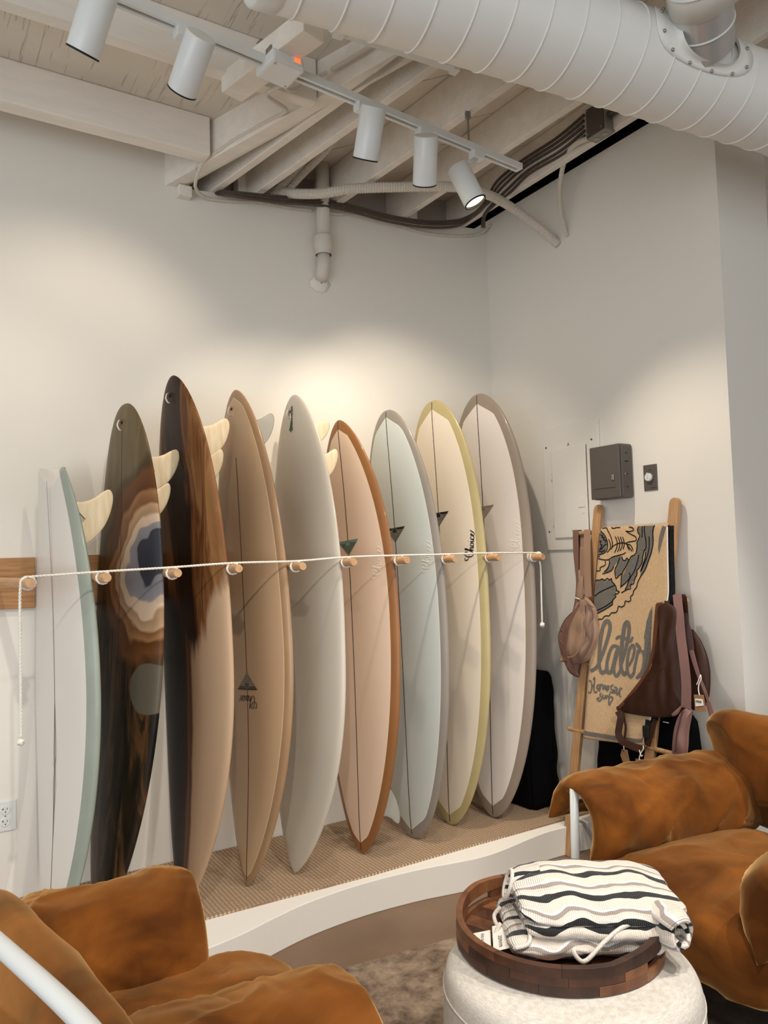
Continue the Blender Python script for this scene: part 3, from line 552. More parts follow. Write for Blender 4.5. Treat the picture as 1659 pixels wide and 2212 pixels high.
class Board:
    def __init__(s, v):
        (bx, by, tx, ty, tz, a, s.W, s.T, s.m, s.pb, s.qb, s.pt, s.qt, s.rb, s.rt) = v
        s.b = Vector((bx, by, .1405)); t = Vector((tx, ty, tz)); s.L = (t-s.b).length; s.ax = (t-s.b)/s.L
        w = Vector((math.sin(a), -math.cos(a), 0)); w -= s.ax*w.dot(s.ax); s.w = w.normalized()
        n = s.w.cross(s.ax); s.n = n if n.x < 0 else -n
        s.notch = None
    def sec(s, t):
        lo = t < s.m; x = (s.m-t)/s.m if lo else (t-s.m)/(1-s.m); x = min(max(x, 0), 1)
        hw = s.W*max(1-x**(s.pb if lo else s.pt), 0)**(s.qb if lo else s.qt)
        th = s.T*max(1-x**2.6, 0)**.55; rk = (s.rb if lo else s.rt)*x**2.4
        return hw, th, s.b+s.ax*(t*s.L)+s.n*rk
    def deck(s, sl, u, lift=.0012):
        hw, th, P = s.sec(sl/s.L); f = min(abs(u)/max(hw, 1e-4), 1)
        return P+s.w*u+s.n*(th*.6*max(1-f**2.4, 0)**.5+lift)
    def mesh(s, fish=False):
        K = 44; ss = [0, .0012, .003, .006, .010, .015, .021]+[.028+.944*i/56 for i in range(57)]+[.979, .985, .99, .994, .997, .9988, 1]
        if fish: ss = [x*.985 for x in ss]
        m = MB(); rows = []; ed = []; dk = []; um = []; sl = []
        hws = [s.sec(t)[0] for t in ss]
        for t, hw in zip(ss, hws):
            _, th, P = s.sec(t); r = []
            if fish and t > .9:           # keep width, cut the swallow below
                th = max(th, .012)
            for k in range(K):
                ph = 2*math.pi*k/K; c = math.cos(ph); sv = math.sin(ph); e = 2/2.4 if sv >= 0 else .5
                u = math.copysign(abs(c)**e, c); v = (.6 if sv >= 0 else .4)*sv
                q = P+s.w*(hw*u)+s.n*(th*v)
                if fish:
                    lim = s.L-.012-.052*max(0, 1-(abs(u*hw)/.052))**1.0 if hw > 0 else s.L
                r.append(q); d = min((1-abs(u))*hw, t*s.L*.8+.004-abs(hw*u)*.55, (1-t)*s.L*.8+.004-abs(hw*u)*.55)
                ed.append(d); dk.append(1.0 if sv > -.02 else 0.0); um.append(hw*u); sl.append(t*s.L)
            rows.append(r)
        m.grid(rows, wrap=True, cap=True)
        return m, dict(edge=ed, deck=dk, um=um, sl=sl)
BD_ = {i: Board(v) for i, v in BP.items()}
def attr(nt, name):
    a = nt.nodes.new('ShaderNodeAttribute'); a.attribute_name = name; return a.outputs['Fac']
def mth(nt, op, a, b=None, clamp=False):
    n = nt.nodes.new('ShaderNodeMath'); n.operation = op; n.use_clamp = clamp
    for i, x in enumerate((a, b)):
        if x is None: continue
        if isinstance(x, (int, float)): n.inputs[i].default_value = x
        else: nt.links.new(x, n.inputs[i])
    return n.outputs[0]
def ramp(nt, fac, stops):
    r = nt.nodes.new('ShaderNodeValToRGB'); e = r.color_ramp.elements
    while len(e) > 1: e.remove(e[-1])
    e[0].position = stops[0][0]; e[0].color = lin(stops[0][1])
    for p, c in stops[1:]: x = e.new(p); x.color = lin(c)
    nt.links.new(fac, r.inputs[0]); return r.outputs[0]
def mix(nt, f, a, b):
    m = nt.nodes.new('ShaderNodeMix'); m.data_type = 'RGBA'
    for i, x in ((0, f), (6, a), (7, b)):
        if isinstance(x, (int, float)): m.inputs[i].default_value = x
        elif isinstance(x, tuple): m.inputs[i].default_value = lin(x)
        else: nt.links.new(x, m.inputs[i])
    return m.outputs[2]
def gloss(name, rough=.28, coat=.5, spec=.35):
    m = bpy.data.materials.new(name); m.use_nodes = True; b = m.node_tree.nodes['Principled BSDF']
    b.inputs['Roughness'].default_value = rough; b.inputs['Specular IOR Level'].default_value = spec; b.inputs['Coat Weight'].default_value = coat; b.inputs['Coat Roughness'].default_value = .1
    return m, m.node_tree, b
def inlay(name, deck, rail, band, pin=None, rough=.4):
    m, nt, b = gloss(name, rough, .25); e = attr(nt, 'edge'); d = attr(nt, 'deck')
    f = mth(nt, 'MULTIPLY', mth(nt, 'GREATER_THAN', e, band), mth(nt, 'GREATER_THAN', d, .5))
    tc = nt.nodes.new('ShaderNodeTexCoord'); ns = nt.nodes.new('ShaderNodeTexNoise'); ns.inputs['Scale'].default_value = 5; nt.links.new(tc.outputs['Object'], ns.inputs[0])
    rl = mix(nt, ns.outputs[0], tuple(v*.92 for v in rail), tuple(min(255, v*1.06) for v in rail))
    c = mix(nt, f, rl, deck)
    if pin:
        g = mth(nt, 'MULTIPLY', mth(nt, 'MULTIPLY', mth(nt, 'GREATER_THAN', e, band-.0022), mth(nt, 'LESS_THAN', e, band+.0008)), mth(nt, 'GREATER_THAN', d, .5)); c = mix(nt, g, c, pin)
    nt.links.new(c, b.inputs['Base Color']); return m
def plain(name, col, rough=.3):
    m, nt, b = gloss(name, rough, .3); b.inputs['Base Color'].default_value = lin(col)
    tc = nt.nodes.new('ShaderNodeTexCoord'); ns = nt.nodes.new('ShaderNodeTexNoise'); ns.inputs['Scale'].default_value = 3; nt.links.new(tc.outputs['Object'], ns.inputs[0])
    nt.links.new(mix(nt, ns.outputs[0], tuple(v*.97 for v in col), tuple(min(255, v*1.03) for v in col)), b.inputs['Base Color']); return m
def agate():
    m, nt, b = gloss('agate_resin_swirl', .34, .03, .16); u = attr(nt, 'um'); s = attr(nt, 'sl')
    cb = nt.nodes.new('ShaderNodeCombineXYZ'); nt.links.new(u, cb.inputs[0]); nt.links.new(s, cb.inputs[1])
    ns = nt.nodes.new('ShaderNodeTexNoise'); ns.inputs['Scale'].default_value = 4.5; ns.inputs['Detail'].default_value = 2; nt.links.new(cb.outputs[0], ns.inputs[0])
    dx = mth(nt, 'DIVIDE', mth(nt, 'SUBTRACT', u, .20), .40); dy = mth(nt, 'DIVIDE', mth(nt, 'SUBTRACT', s, 1.29), .44)
    d = mth(nt, 'SQRT', mth(nt, 'ADD', mth(nt, 'MULTIPLY', dx, dx), mth(nt, 'MULTIPLY', dy, dy)))
    d = mth(nt, 'ADD', d, mth(nt, 'MULTIPLY', mth(nt, 'SUBTRACT', ns.outputs[0], .5), .55))
    rings = ramp(nt, d, [(0, (46, 46, 52)), (.235, (50, 50, 56)), (.25, (114, 112, 116)), (.33, (124, 120, 122)), (.35, (184, 160, 138)), (.43, (190, 166, 142)), (.45, (150, 118, 88)), (.52, (168, 138, 108)), (.55, (116, 76, 44)), (.64, (140, 100, 66)), (.68, (84, 50, 24)), (.80, (98, 62, 34)), (.9, (52, 34, 20)), (1.0, (40, 30, 20))])
    n2 = nt.nodes.new('ShaderNodeTexNoise'); n2.inputs['Scale'].default_value = 1.0; n2.inputs['Detail'].default_value = 4; n2.inputs['Distortion'].default_value = 1.2
    mp = nt.nodes.new('ShaderNodeMapping'); mp.inputs['Scale'].default_value = (13, 2.2, 1); nt.links.new(cb.outputs[0], mp.inputs[0]); nt.links.new(mp.outputs[0], n2.inputs[0])
    low = ramp(nt, n2.outputs[0], [(.34, (18, 15, 10)), (.46, (40, 30, 18)), (.56, (88, 60, 34)), (.63, (46, 34, 20)), (.72, (22, 18, 12))])
    top = ramp(nt, n2.outputs[0], [(.3, (92, 78, 54)), (.7, (110, 94, 68))])
    # split by height along the board
    hs = mth(nt, 'ADD', s, mth(nt, 'MULTIPLY', mth(nt, 'SUBTRACT', ns.outputs[0], .5), .4)); hs = mth(nt, 'ADD', hs, mth(nt, 'MULTIPLY', u, -.5))
    mr = nt.nodes.new('ShaderNodeMapRange'); mr.inputs['From Min'].default_value = 1.42; mr.inputs['From Max'].default_value = 1.66; nt.links.new(hs, mr.inputs[0])
    base = mix(nt, mr.outputs[0], low, top)
    mr2 = nt.nodes.new('ShaderNodeMapRange'); mr2.inputs['From Min'].default_value = .80; mr2.inputs['From Max'].default_value = 1.0; nt.links.new(d, mr2.inputs[0])
    c = mix(nt, mr2.outputs[0], rings, base)
    # grey island low on the near side
    ex = mth(nt, 'DIVIDE', mth(nt, 'SUBTRACT', u, .22), .12); ey = mth(nt, 'DIVIDE', mth(nt, 'SUBTRACT', s, .83), .10)
    e = mth(nt, 'ADD', mth(nt, 'SQRT', mth(nt, 'ADD', mth(nt, 'MULTIPLY', ex, ex), mth(nt, 'MULTIPLY', ey, ey))), mth(nt, 'MULTIPLY', mth(nt, 'SUBTRACT', ns.outputs[0], .5), .5))
    mr3 = nt.nodes.new('ShaderNodeMapRange'); mr3.inputs['From Min'].default_value = .98; mr3.inputs['From Max'].default_value = .92; nt.links.new(e, mr3.inputs[0])
    c = mix(nt, mr3.outputs[0], c, (92, 84, 70)); nt.links.new(c, b.inputs['Base Color']); return m
def caramel():
    m, nt, b = gloss('caramel_resin_swirl', .32, .03, .16); u = attr(nt, 'um'); s = attr(nt, 'sl')
    cb = nt.nodes.new('ShaderNodeCombineXYZ'); nt.links.new(u, cb.inputs[0]); nt.links.new(s, cb.inputs[1])
    mp = nt.nodes.new('ShaderNodeMapping'); mp.inputs['Scale'].default_value = (10, 1.3, 1); nt.links.new(cb.outputs[0], mp.inputs[0])
    ns = nt.nodes.new('ShaderNodeTexNoise'); ns.inputs['Scale'].default_value = 1.3; ns.inputs['Detail'].default_value = 5; ns.inputs['Distortion'].default_value = 1.0; nt.links.new(mp.outputs[0], ns.inputs[0])
    q = mth(nt, 'SUBTRACT', ns.outputs[0], .5)
    a = mth(nt, 'MULTIPLY', mth(nt, 'ADD', mth(nt, 'ADD', u, .29), mth(nt, 'MULTIPLY', q, .30)), 1/.58)
    up = ramp(nt, a, [(0, (156, 108, 64)), (.14, (110, 66, 32)), (.25, (132, 86, 46)), (.33, (78, 44, 20)), (.40, (46, 24, 11)), (.60, (38, 20, 10)), (.64, (84, 50, 26)), (.70, (118, 76, 42)), (.75, (86, 50, 26)), (.80, (132, 90, 54)), (.85, (104, 64, 34)), (.9, (158, 114, 72)), (1, (126, 84, 50))])
    a2 = mth(nt, 'MULTIPLY', mth(nt, 'ADD', mth(nt, 'ADD', u, .29), mth(nt, 'MULTIPLY', q, .05)), 1/.58)
    lo = ramp(nt, a2, [(0, (10, 7, 5)), (.34, (18, 10, 6)), (.47, (40, 20, 10)), (.50, (96, 56, 30)), (.535, (70, 38, 18)), (.56, (158, 122, 92)), (.7, (178, 146, 116)), (1, (186, 156, 126))])
    v = mth(nt, 'ADD', mth(nt, 'SUBTRACT', s, mth(nt, 'ADD', .92, mth(nt, 'MULTIPLY', mth(nt, 'ABSOLUTE', mth(nt, 'SUBTRACT', u, .06)), 1.5))), mth(nt, 'MULTIPLY', q, .35))
    mr = nt.nodes.new('ShaderNodeMapRange'); mr.inputs['From Min'].default_value = -.05; mr.inputs['From Max'].default_value = .03; nt.links.new(v, mr.inputs[0])
    c = mix(nt, mr.outputs[0], lo, up)
    nt.links.new(c, b.inputs['Base Color']); return m
BM = {1: inlay('white_sage_board', (222, 216, 208), (150, 158, 146), .046), 2: agate(), 3: caramel(),
      4: inlay('tan_board', (202, 168, 132), (166, 132, 98), .034, (226, 204, 170), .3), 5: plain('putty_board', (200, 191, 175)),
      6: inlay('peach_board', (232, 204, 180), (146, 98, 56), .042, (238, 214, 188)), 7: inlay('pale_mint_board', (206, 212, 206), (146, 138, 128), .035, (226, 226, 218)),
      8: inlay('cream_board', (234, 220, 200), (186, 170, 122), .043, (240, 226, 204)), 9: inlay('blush_board', (228, 219, 213), (148, 134, 120), .050, (230, 216, 204))}
LAB = {1: 'white fish tail surfboard with sage green rail, leftmost in the rack', 2: 'dark surfboard with an agate ring pattern, second from the left', 3: 'tallest surfboard with dark brown and caramel resin swirls',
       4: 'tan surfboard with a thin white pinline, standing right of the brown swirl board', 5: 'plain putty grey surfboard with a small green emblem near its top', 6: 'peach surfboard with a copper brown rail', 7: 'pale mint surfboard with a grey rail and dark green triangle',
       8: 'cream surfboard with a mustard yellow rail and black lettering', 9: 'pale blush surfboard with a grey rail, rightmost in the rack by the corner'}
M['stringer'] = mat('stringer_wood', (58, 30, 20), .5); M['stringer2'] = mat('pale_stringer', (120, 92, 74), .5)
M['logo_teal'] = mat('teal_print', (118, 142, 134), .4); M['logo_green'] = mat('deep_green_print', (26, 42, 34), .4); M['logo_black'] = mat('black_print', (22, 20, 22), .4); M['logo_grey'] = mat('grey_print', (140, 124, 112), .4); M['logo_brown'] = mat('brown_print', (92, 78, 64), .4)
M['logo_white'] = mat('white_print', (246, 238, 226), .4); M['fine'] = mat('fine_line', (196, 190, 176), .4); M['logo_dark'] = mat('dark_brown_print', (30, 20, 16), .4)
SCRIPT = [[(-.1, 2.05), (-.35, 2.3), (-.62, 1.95), (-.45, 1.35), (.15, 1.1), (.7, 1.25), (1.12, 1.75), (1.05, 2.3), (.72, 2.42), (.3, 1.9), (.08, 1.1), (.2, .3), (.6, -.02), (1.0, .2), (1.3, .75)],
          [(1.3, .75), (1.72, 1.6), (1.9, 2.2), (1.8, 2.38), (1.66, 2.0), (1.5, .9), (1.42, 0)], [(1.44, .3), (1.68, .85), (1.92, 1.0), (2.0, .7), (1.95, .2), (2.08, 0), (2.36, .35)],
          [(2.8, .92), (2.55, .92), (2.36, .5), (2.46, .08), (2.72, .02), (2.96, .35), (2.95, .75), (2.78, .92), (2.95, .74), (3.2, .78), (3.34, .95)], [(3.34, .98), (3.28, .4), (3.36, .04), (3.58, .12), (3.78, .5)], [(3.46, 1.42), (3.5, 1.5)],
          [(4.3, .75), (4.2, .97), (3.96, .92), (3.78, .5), (3.88, .06), (4.15, .02), (4.46, .35)], [(4.46, .35), (4.82, .55), (4.96, .86), (4.8, 1.0), (4.6, .62), (4.64, .12), (4.95, .0), (5.3, .4), (5.75, 1.15)]]
def script(bd, fn, k, material, parent, fat=1.0):
    m = MB()
    for pts in SCRIPT:
        stroke(m, pts, lambda t, d: (.07+.16*max(0, abs(d.y)-.25))*fat, lambda x, y: fn(x*k, y*k), 5)
    m.build('script_lettering', material, parent, fix=False)
def triangle(bd, sl, material, parent, up=False, u0=0.0):
    sg = -1 if up else 1
    W_, H_ = .076, .068; m = MB(); n = 7
    rows = []
    for i in range(13):
        t = i/12; r = []
        for j in range(9): r.append(bd.deck(sl-sg*H_*t, u0+(j/4-1)*W_*(1-t), .0016))
        rows.append(r)
    m.grid(rows); o = m.build('triangle_emblem', material, parent, fix=False)
    f = MB()
    for i in range(1, 9):
        t = .10+i*.095; h = W_*(1-t)*.96
        if i < 3: segs = [(-h, -W_*.30*(1-t*1.4)), (W_*.30*(1-t*1.4), h)]
        else: segs = [(-h, h)]
        for a, b in segs:
            f.grid([[bd.deck(sl-sg*H_*t, u0+a+(b-a)*j/6, .0022) for j in range(7)], [bd.deck(sl-sg*H_*(t+.03), u0+a+(b-a)*j/6, .0022) for j in range(7)]])
    for s_ in (-1, 1):
        f.grid([[bd.deck(sl-sg*H_*(j/8*.42), u0+s_*(.004+(W_*.58-.004)*j/8), .0024) for j in range(9)], [bd.deck(sl-sg*H_*(j/8*.42+.022), u0+s_*(.004+(W_*.58-.004)*j/8), .0024) for j in range(9)]])
    f.build('emblem_line', M['fine'] if material is not M['logo_teal'] else M['logo_green'], parent, fix=False)
def fin(bd, sl, u, h, base, material, parent, down=False, name='fin'):
    sg = -1 if down else 1; P0 = lambda s_: bd.sec(min(max(s_/bd.L, .01), .99))
    prof = [(0, 0), (.03, .16), (.12, .38), (.27, .60), (.48, .79), (.72, .92), (.95, .99), (1.10, 1.0), (1.20, .955), (1.215, .88), (1.15, .76), (1.04, .60), (.965, .42), (.94, .22), (1.0, 0)]
    pr = smoothpath([(a, b, 0) for a, b in prof], 4); pts = []
    hw, th, P = P0(sl); root = P+bd.w*u; h = h+th*.34
    ctr = Vector((.62, .38, 0)); m = MB(); rows = []
    for f, tk in ((1.0, .0008), (.96, .0025), (.8, .0042), (.45, .005), (.02, .005)):
        rows.append([(ctr+(p-ctr)*f, tk) for p in pr])
    def w3(p, tk, s_): return root+bd.ax*sg*((p.x-.95)*base)-bd.n*(p.y*h-.006)+bd.w*(tk*s_)
    allr = [[w3(p, tk, 1) for p, tk in r] for r in rows[::-1]]+[[w3(p, tk, -1) for p, tk in r] for r in rows]
    m.grid(allr); return m.build(name, material, parent, smooth=True)
def leash(bd, sl, u, parent):
    c = bd.deck(sl, u, 0); o = MB(); ring = [c+bd.ax*(.005*math.cos(a))+bd.w*(.005*math.sin(a)) for a in [2*math.pi*k/18 for k in range(18)]]
    o.tube([p+bd.n*.001 for p in ring], .0018, 6, closed=True); o.build('leash_plug', M['slot'], parent, smooth=True)
    m = MB(); P = smoothpath([c+bd.ax*.012+bd.n*.002, c+bd.ax*.008+bd.n*.014+bd.w*.004, c-bd.ax*.012+bd.n*.018-bd.w*.003, c-bd.ax*.032+bd.n*.012+bd.w*.004, c-bd.ax*.036+bd.n*.004+bd.w*.008], 5)
    m.grid([[p-bd.w*.006, p+bd.w*.006] for p in P]); m.build('leash_loop', M['rope'], parent, smooth=True)
def stringer(bd, a, b, w, material, parent, u0=0.0):
    n = 50; m = MB(); m.grid([[bd.deck(a+(b-a)*i/n, u0-w/2, .0009), bd.deck(a+(b-a)*i/n, u0+w/2, .0009)] for i in range(n+1)]); m.build('stringer', material, parent, fix=False)
ROOT = {}
for i in range(1, 10):
    bd = BD_[i]; r = thing('surfboard', tuple(bd.b), LAB[i], 'surfboard', 'surfboards standing in the rack'); ROOT[i] = r
    if i == 1:
        # fish: wide squared-off swallow tail
        K = 44; rows = []; ed = []; dk = []; um = []; sl = []; NT = 74
        for q_ in range(NT+1):
            f = q_/NT; tt = f if f < .5 else f
            r_ = []
            for k in range(K):
                ph = 2*math.pi*k/K; c = math.cos(ph); sv = math.sin(ph); e = 2/2.4 if sv >= 0 else .5
                u = math.copysign(abs(c)**e, c); v = (.6 if sv >= 0 else .4)*sv
                Ltop = 1.0
                t = .0006+f*.9434
                hwf, thf, _ = bd.sec(t)
                if t > bd.m:
                    x = (t-bd.m)/(.944-bd.m); hwf = bd.W*(1-.53*x**1.8)
                    thf = bd.T*max(1-x**2.4*.93, 0)**.7
                cut = max(0.0, 1-(abs(u)/.80)**1.2)*.072*max(0, (t-.83)/.114) if t > .83 else 0
                endr = max(0.0, (abs(u)-.84)/.16)**2*.014*max(0, (t-.86)/.084) if t > .86 else 0
                _, _, P = bd.sec(t)
                q = P+bd.w*(hwf*u)+bd.n*(thf*v)-bd.ax*(cut+endr+.02*(u+.2)*max(0, (t-.8)/.144))
                r_.append(q); ed.append(min((1-abs(u))*hwf, t*bd.L*.75+.004) if u > 0 else .2); dk.append(1.0 if sv > -.02 else 0.0); um.append(hwf*u); sl.append(t*bd.L)
            rows.append(r_)
        MB().grid(rows, wrap=True, cap=True).build('blank', BM[1], r, smooth=True, attrs=dict(edge=ed, deck=dk, um=um, sl=sl))
        n = 50; m = MB()
        def d1(sl_, u): return bd.deck(sl_, u, .0012)
        m.grid([[d1(.06+1.575*i_/n, -.0018), d1(.06+1.575*i_/n, .0018)] for i_ in range(n+1)]); m.build('stringer', M['stringer2'], r, fix=False)
        sk = MB()
        for s_, off in ((-1, .011), (1, .013), (-1, .006), (1, .005)):
            stroke(sk, [(.80, .001*s_), (.72, off*s_*.5), (.62, off*s_), (.56, off*s_*.55), (.50, off*s_), (.42, off*s_*.4), (.30, .001*s_)], .0016, lambda x, y: bd.deck(x, y, .0012), 5)
        stroke(sk, [(.58, -.012), (.565, .0), (.59, .006), (.60, .012)], .0016, lambda x, y: bd.deck(x, y, .0012), 5)
        sk.build('pencil_sketch', M['stringer2'], r, fix=False)
    else:
        m, at = bd.mesh(); m.build('blank', BM[i], r, smooth=True, attrs=at)
    if i in (4, 6, 7, 8, 9):
        if i == 4: stringer(bd, .02, 1.76, .0042, M['stringer'], r)
        else: stringer(bd, .015, bd.L-.01, .0046, M['stringer'], r)
    if i in (2,): stringer(bd, .9, 1.86, .0022, M['logo_dark'], r)
    if i in (2, 3, 4, 5): leash(bd, {2: 1.889, 3: 2.026, 4: 1.984, 5: 1.995}[i], {2: -.003, 3: -.012, 4: -.018, 5: -.018}[i], r)
for i, sl, mt, smt in ((6, 1.388, 'logo_teal', 'logo_white'), (7, 1.444, 'logo_green', 'logo_white'), (8, 1.518, 'logo_black', 'logo_black'), (9, 1.553, 'logo_grey', 'logo_white')):
    triangle(BD_[i], sl, M[mt], ROOT[i])
    bd = BD_[i]; s0 = {6: 1.212, 7: 1.232, 8: 1.282, 9: 1.320}[i]; ub = {6: .206, 7: .222, 8: .220, 9: .217}[i]; sk_ = .10
    script(bd, lambda x, y, bd=bd, s0=s0, ub=ub: bd.deck(s0+x+.0*y, ub+x*.12-y, .0016), .0225, M[smt], ROOT[i], 1.15 if i == 8 else .95)
triangle(BD_[4], .770, M['logo_brown'], ROOT[4], up=True)
bd = BD_[4]
MB().grid([[bd.deck(.7705, -.078+.156*j/8, .002) for j in range(9)], [bd.deck(.767, -.078+.156*j/8, .002) for j in range(9)]]).build('emblem_line', M['logo_dark'], ROOT[4], fix=False)
script(bd, lambda x, y: bd.deck(.764-.0215*1.0-(-.0215)*0+(-(y-.0215))*1.0-.0215, .058-x, .002), .0215, M['logo_dark'], ROOT[4], 1.1)
# fins
for i, sl, u, h, base, mt in ((1, 1.545, .10, .168, .20, 'finwood'), (2, 1.74, .10, .168, .175, 'finwood'), (2, 1.60, .10, .118, .15, 'finwood'), (3, 1.873, .10, .174, .175, 'finwood'), (3, 1.742, .10, .124, .15, 'finwood'),
                              (4, 1.925, .05, .150, .16, 'fin_glass'), (5, 1.945, .0, .184, .13, 'finwood'), (5, 1.775, .10, .138, .15, 'finwood')):
    fin(BD_[i], sl, u, h, base, M[mt], ROOT[i])
fin(BD_[6], .16, .10, .126, .17, M['fin_glass'], ROOT[6], down=True)
fin(BD_[6], .30, .05, .10, .13, M['fin_glass'], ROOT[6], down=True)
# green and white nose emblem on the putty board
bd = BD_[5]; em = MB(); eb = MB(); ew = MB(); c0 = 2.005
F = lambda x, y: bd.deck(c0+y, -.012+x, .0014)
for pts, w in (([(.004, -.028), (.007, -.045), (.003, -.065), (-.004, -.085), (-.012, -.098)], .014), ([(.003, -.06), (.006, -.08), (.004, -.10)], .012), ([(.010, -.055), (.012, -.075)], .005), ([(-.006, -.088), (-.014, -.094)], .009), ([(.004, -.092), (.014, -.096)], .009), ([(.0, -.098), (-.004, -.106)], .008), ([(.010, -.03), (.012, -.018)], .012)): stroke(em, pts, w, F, 4)
for y in (.008, -.002, -.012): stroke(eb, [(.002, y), (.018, y+.004)], .006, F, 1)
for y in (-.002, -.012, -.020): stroke(eb, [(-.018, y-.002), (-.012, y)], .006, F, 1)
stroke(ew, [(-.010, .004), (-.008, -.012), (-.002, -.026), (.002, -.04), (-.002, -.054)], lambda t, d: .007*(1-.6*t), F, 5)
em.build('green_print', mat('green_print', (30, 76, 40), .5), ROOT[5], fix=False); eb.build('dark_print', M['logo_dark'], ROOT[5], fix=False); ew.build('white_print', M['logo_white'], ROOT[5], fix=False)
# ---------------------------------------------------------------- rack
rk = thing('surfboard_rack', (-1.5, 0, 1.38), 'oak wall rail with ten wooden dowels separating the surfboards', 'rack')
DXS = [-2.560, -2.317, -2.069, -1.833, -1.564, -1.329, -1.062, -.802, -.545, -.261]
DXT = [-2.565, -2.326, -2.081, -1.849, -1.583, -1.351, -1.088, -.832, -.579, -.299]
DZ = [1.391, 1.400, 1.407, 1.416, 1.416, 1.426, 1.427, 1.426, 1.426, 1.421]
MB().box((-3.2, -.022, 1.278), (-2.468, -.0005, 1.482), .002).build('wall_rail', M['oak'], rk)
MB().box((-2.405, -.022, 1.284), (-2.218, -.0005, 1.487), .002).build('wall_rail', M['oak'], rk)
MB().box((-2.13, -.022, 1.29), (-.30, -.0005, 1.49), .002).build('wall_rail', M['oak'], rk)
for x, xt, z in zip(DXS, DXT, DZ):
    m = MB(); m.tube([(x-(.06 if x < -2.5 else 0), -.0225, z), (xt, -.676, z), (xt, -.684, z)], [.0165, .0165, .0145], 22); m.build('dowel', M['dowel'], rk, smooth=False)
rp = thing('cotton_rope', (-1.5, -.735, 1.4), 'twisted white cotton rope strung across the dowel ends in front of the boards', 'rope')
pts = []
XR = [x+(xt-x)*.895 for x, xt in zip(DXS, DXT)]
for k, (x, z) in enumerate(zip(XR, DZ)): pts.append((x+(0 if k else .01), -.612, z+.021))
rope(pts, .0044).build('rope_line', M['rope'], rp, smooth=True)
for k, (x, z) in enumerate(zip(XR, DZ)):
    for q_ in range(1 if k not in (0, 9) else 3):
        y0 = -.612+q_*.0095-(.004 if k in (0, 9) else 0)
        rope([(x+.0212*math.sin(a), y0+.012*a/6.28-.006, z+.0212*math.cos(a)) for a in [2*math.pi*j/14 for j in range(15)]], .0044).build('rope_wrap', M['rope'], rp, smooth=True)
rope([(-2.585, -.612, 1.40), (-2.590, -.62, 1.34), (-2.589, -.62, 1.15), (-2.588, -.62, .885)], .0048).build('rope_tail', M['rope'], rp, smooth=True)
def knot(c, r, nm):
    m = MB()
    for a0, ax_ in ((0, Vector((1, 0, .3))), (1, Vector((.2, 1, .5))), (2, Vector((-.4, .3, 1)))):
        ax_.normalize(); X = ax_.orthogonal().normalized(); Y = ax_.cross(X)
        m.tube([Vector(c)+(X*math.cos(a)+Y*math.sin(a))*r for a in [2*math.pi*k/14 for k in range(14)]], r*.55, 8, closed=True)
    m.build(nm, M['rope'], rp, smooth=True)
knot((-2.588, -.62, .872), .0085, 'rope_knot')
knot((-.272, -.625, 1.432), .011, 'rope_knot')
rope([(-.266, -.622, 1.40), (-.262, -.625, 1.36), (-.265, -.625, 1.22), (-.2668, -.625, 1.10)], .0045).build('rope_tail', M['rope'], rp, smooth=True)
knot((-.2668, -.625, 1.088), .009, 'rope_knot')
# ================================================================ ladder, towel and bags
from mathutils.geometry import tessellate_polygon
def H(u, v, off=0.0):    # ladder plane: u to the right, v down, off towards the room
    z = 1.5-v/1.008; return Vector((.1265*z-.24-off, -.845-u, z))
lad = thing('display_ladder', (-.14, -.97, 0), 'bamboo ladder shelf leaning on the right wall with towel and bags hanging', 'ladder')
def rail(a, b):
    a = Vector(a); b = Vector(b); d = (b-a).normalized(); Y = Vector((0, 1, 0)); Y = (Y-d*Y.dot(d)).normalized(); X = Y.cross(d)
    m = MB(); L = (b-a).length; rows = []; n = 10; w = .0245; t = .011
    prof = [(-w, 0), (w, 0), (w, L-w)]+[(w*math.cos(q), L-w+w*math.sin(q)) for q in [math.pi*k/n for k in range(1, n)]]+[(-w, L-w)]
    fr = [a+Y*x+d*y+X*t for x, y in prof]; bk = [a+Y*x+d*y-X*t for x, y in prof]; N_ = len(prof)
    m.add(fr+bk, [tuple(range(N_)), tuple(range(N_, 2*N_))[::-1]]+[(i, N_+i, N_+(i+1) % N_, (i+1) % N_) for i in range(N_)])
    o = m.build('side_rail', M['bamboo'], lad); bv = o.modifiers.new('bevel', 'BEVEL'); bv.width = .003; bv.segments = 2; bv.limit_method = 'ANGLE'
rail((-.235, -.697, 0), (-.030, -.808, 1.668)); rail((-.235, -1.112, 0), (-.030, -1.248, 1.668))
for z, y0, y1 in ((1.533, -.672, -1.258), (1.222, -.719, -1.325), (.902, -.60, -1.20), (.582, -.669, -1.282), (.27, -.63, -1.25)):
    x = .1265*z-.24
    m = MB(); m.tube([(x, y0, z), (x, y0-.006, z), (x, y1+.006, z), (x, y1, z)], [.006, .0105, .0105, .006], 16); m.build('rung', M['bamboo'], lad, smooth=False)
# ---- towel
TOF = .032; VB = -.036
def towel(u, v, lift=0.0):
    if v >= VB: return H(u, v, TOF+lift)
    s = VB-v; R = .022; th = min(s/R, math.pi)
    p = H(u, VB, TOF+lift); c = (1-math.cos(th)); x = p.x+(R+lift)*c; z = p.z+(R+lift)*math.sin(th)
    if s > R*math.pi: z -= (s-R*math.pi); x += (s-R*math.pi)*-.06
    return Vector((x, p.y, z))
def tl(v): return .006-.047*(v+.05)
def tr(v):
    return .384+.03*min(max((v+.05)/.3, 0), 1)*.4-.085*max(0, (v-.25)/.68)
tw = thing('beach_towel', tuple(H(.18, .45, TOF)), 'tan beach towel with a shark and wave drawing and grey lettering, draped over the ladder', 'towel')
M['towel'] = mat('tan_terry', (226, 192, 150), 1.0, col2=(210, 174, 132), scale=120, bump=.8, bscale=450, spec=.05, sheen=.3)
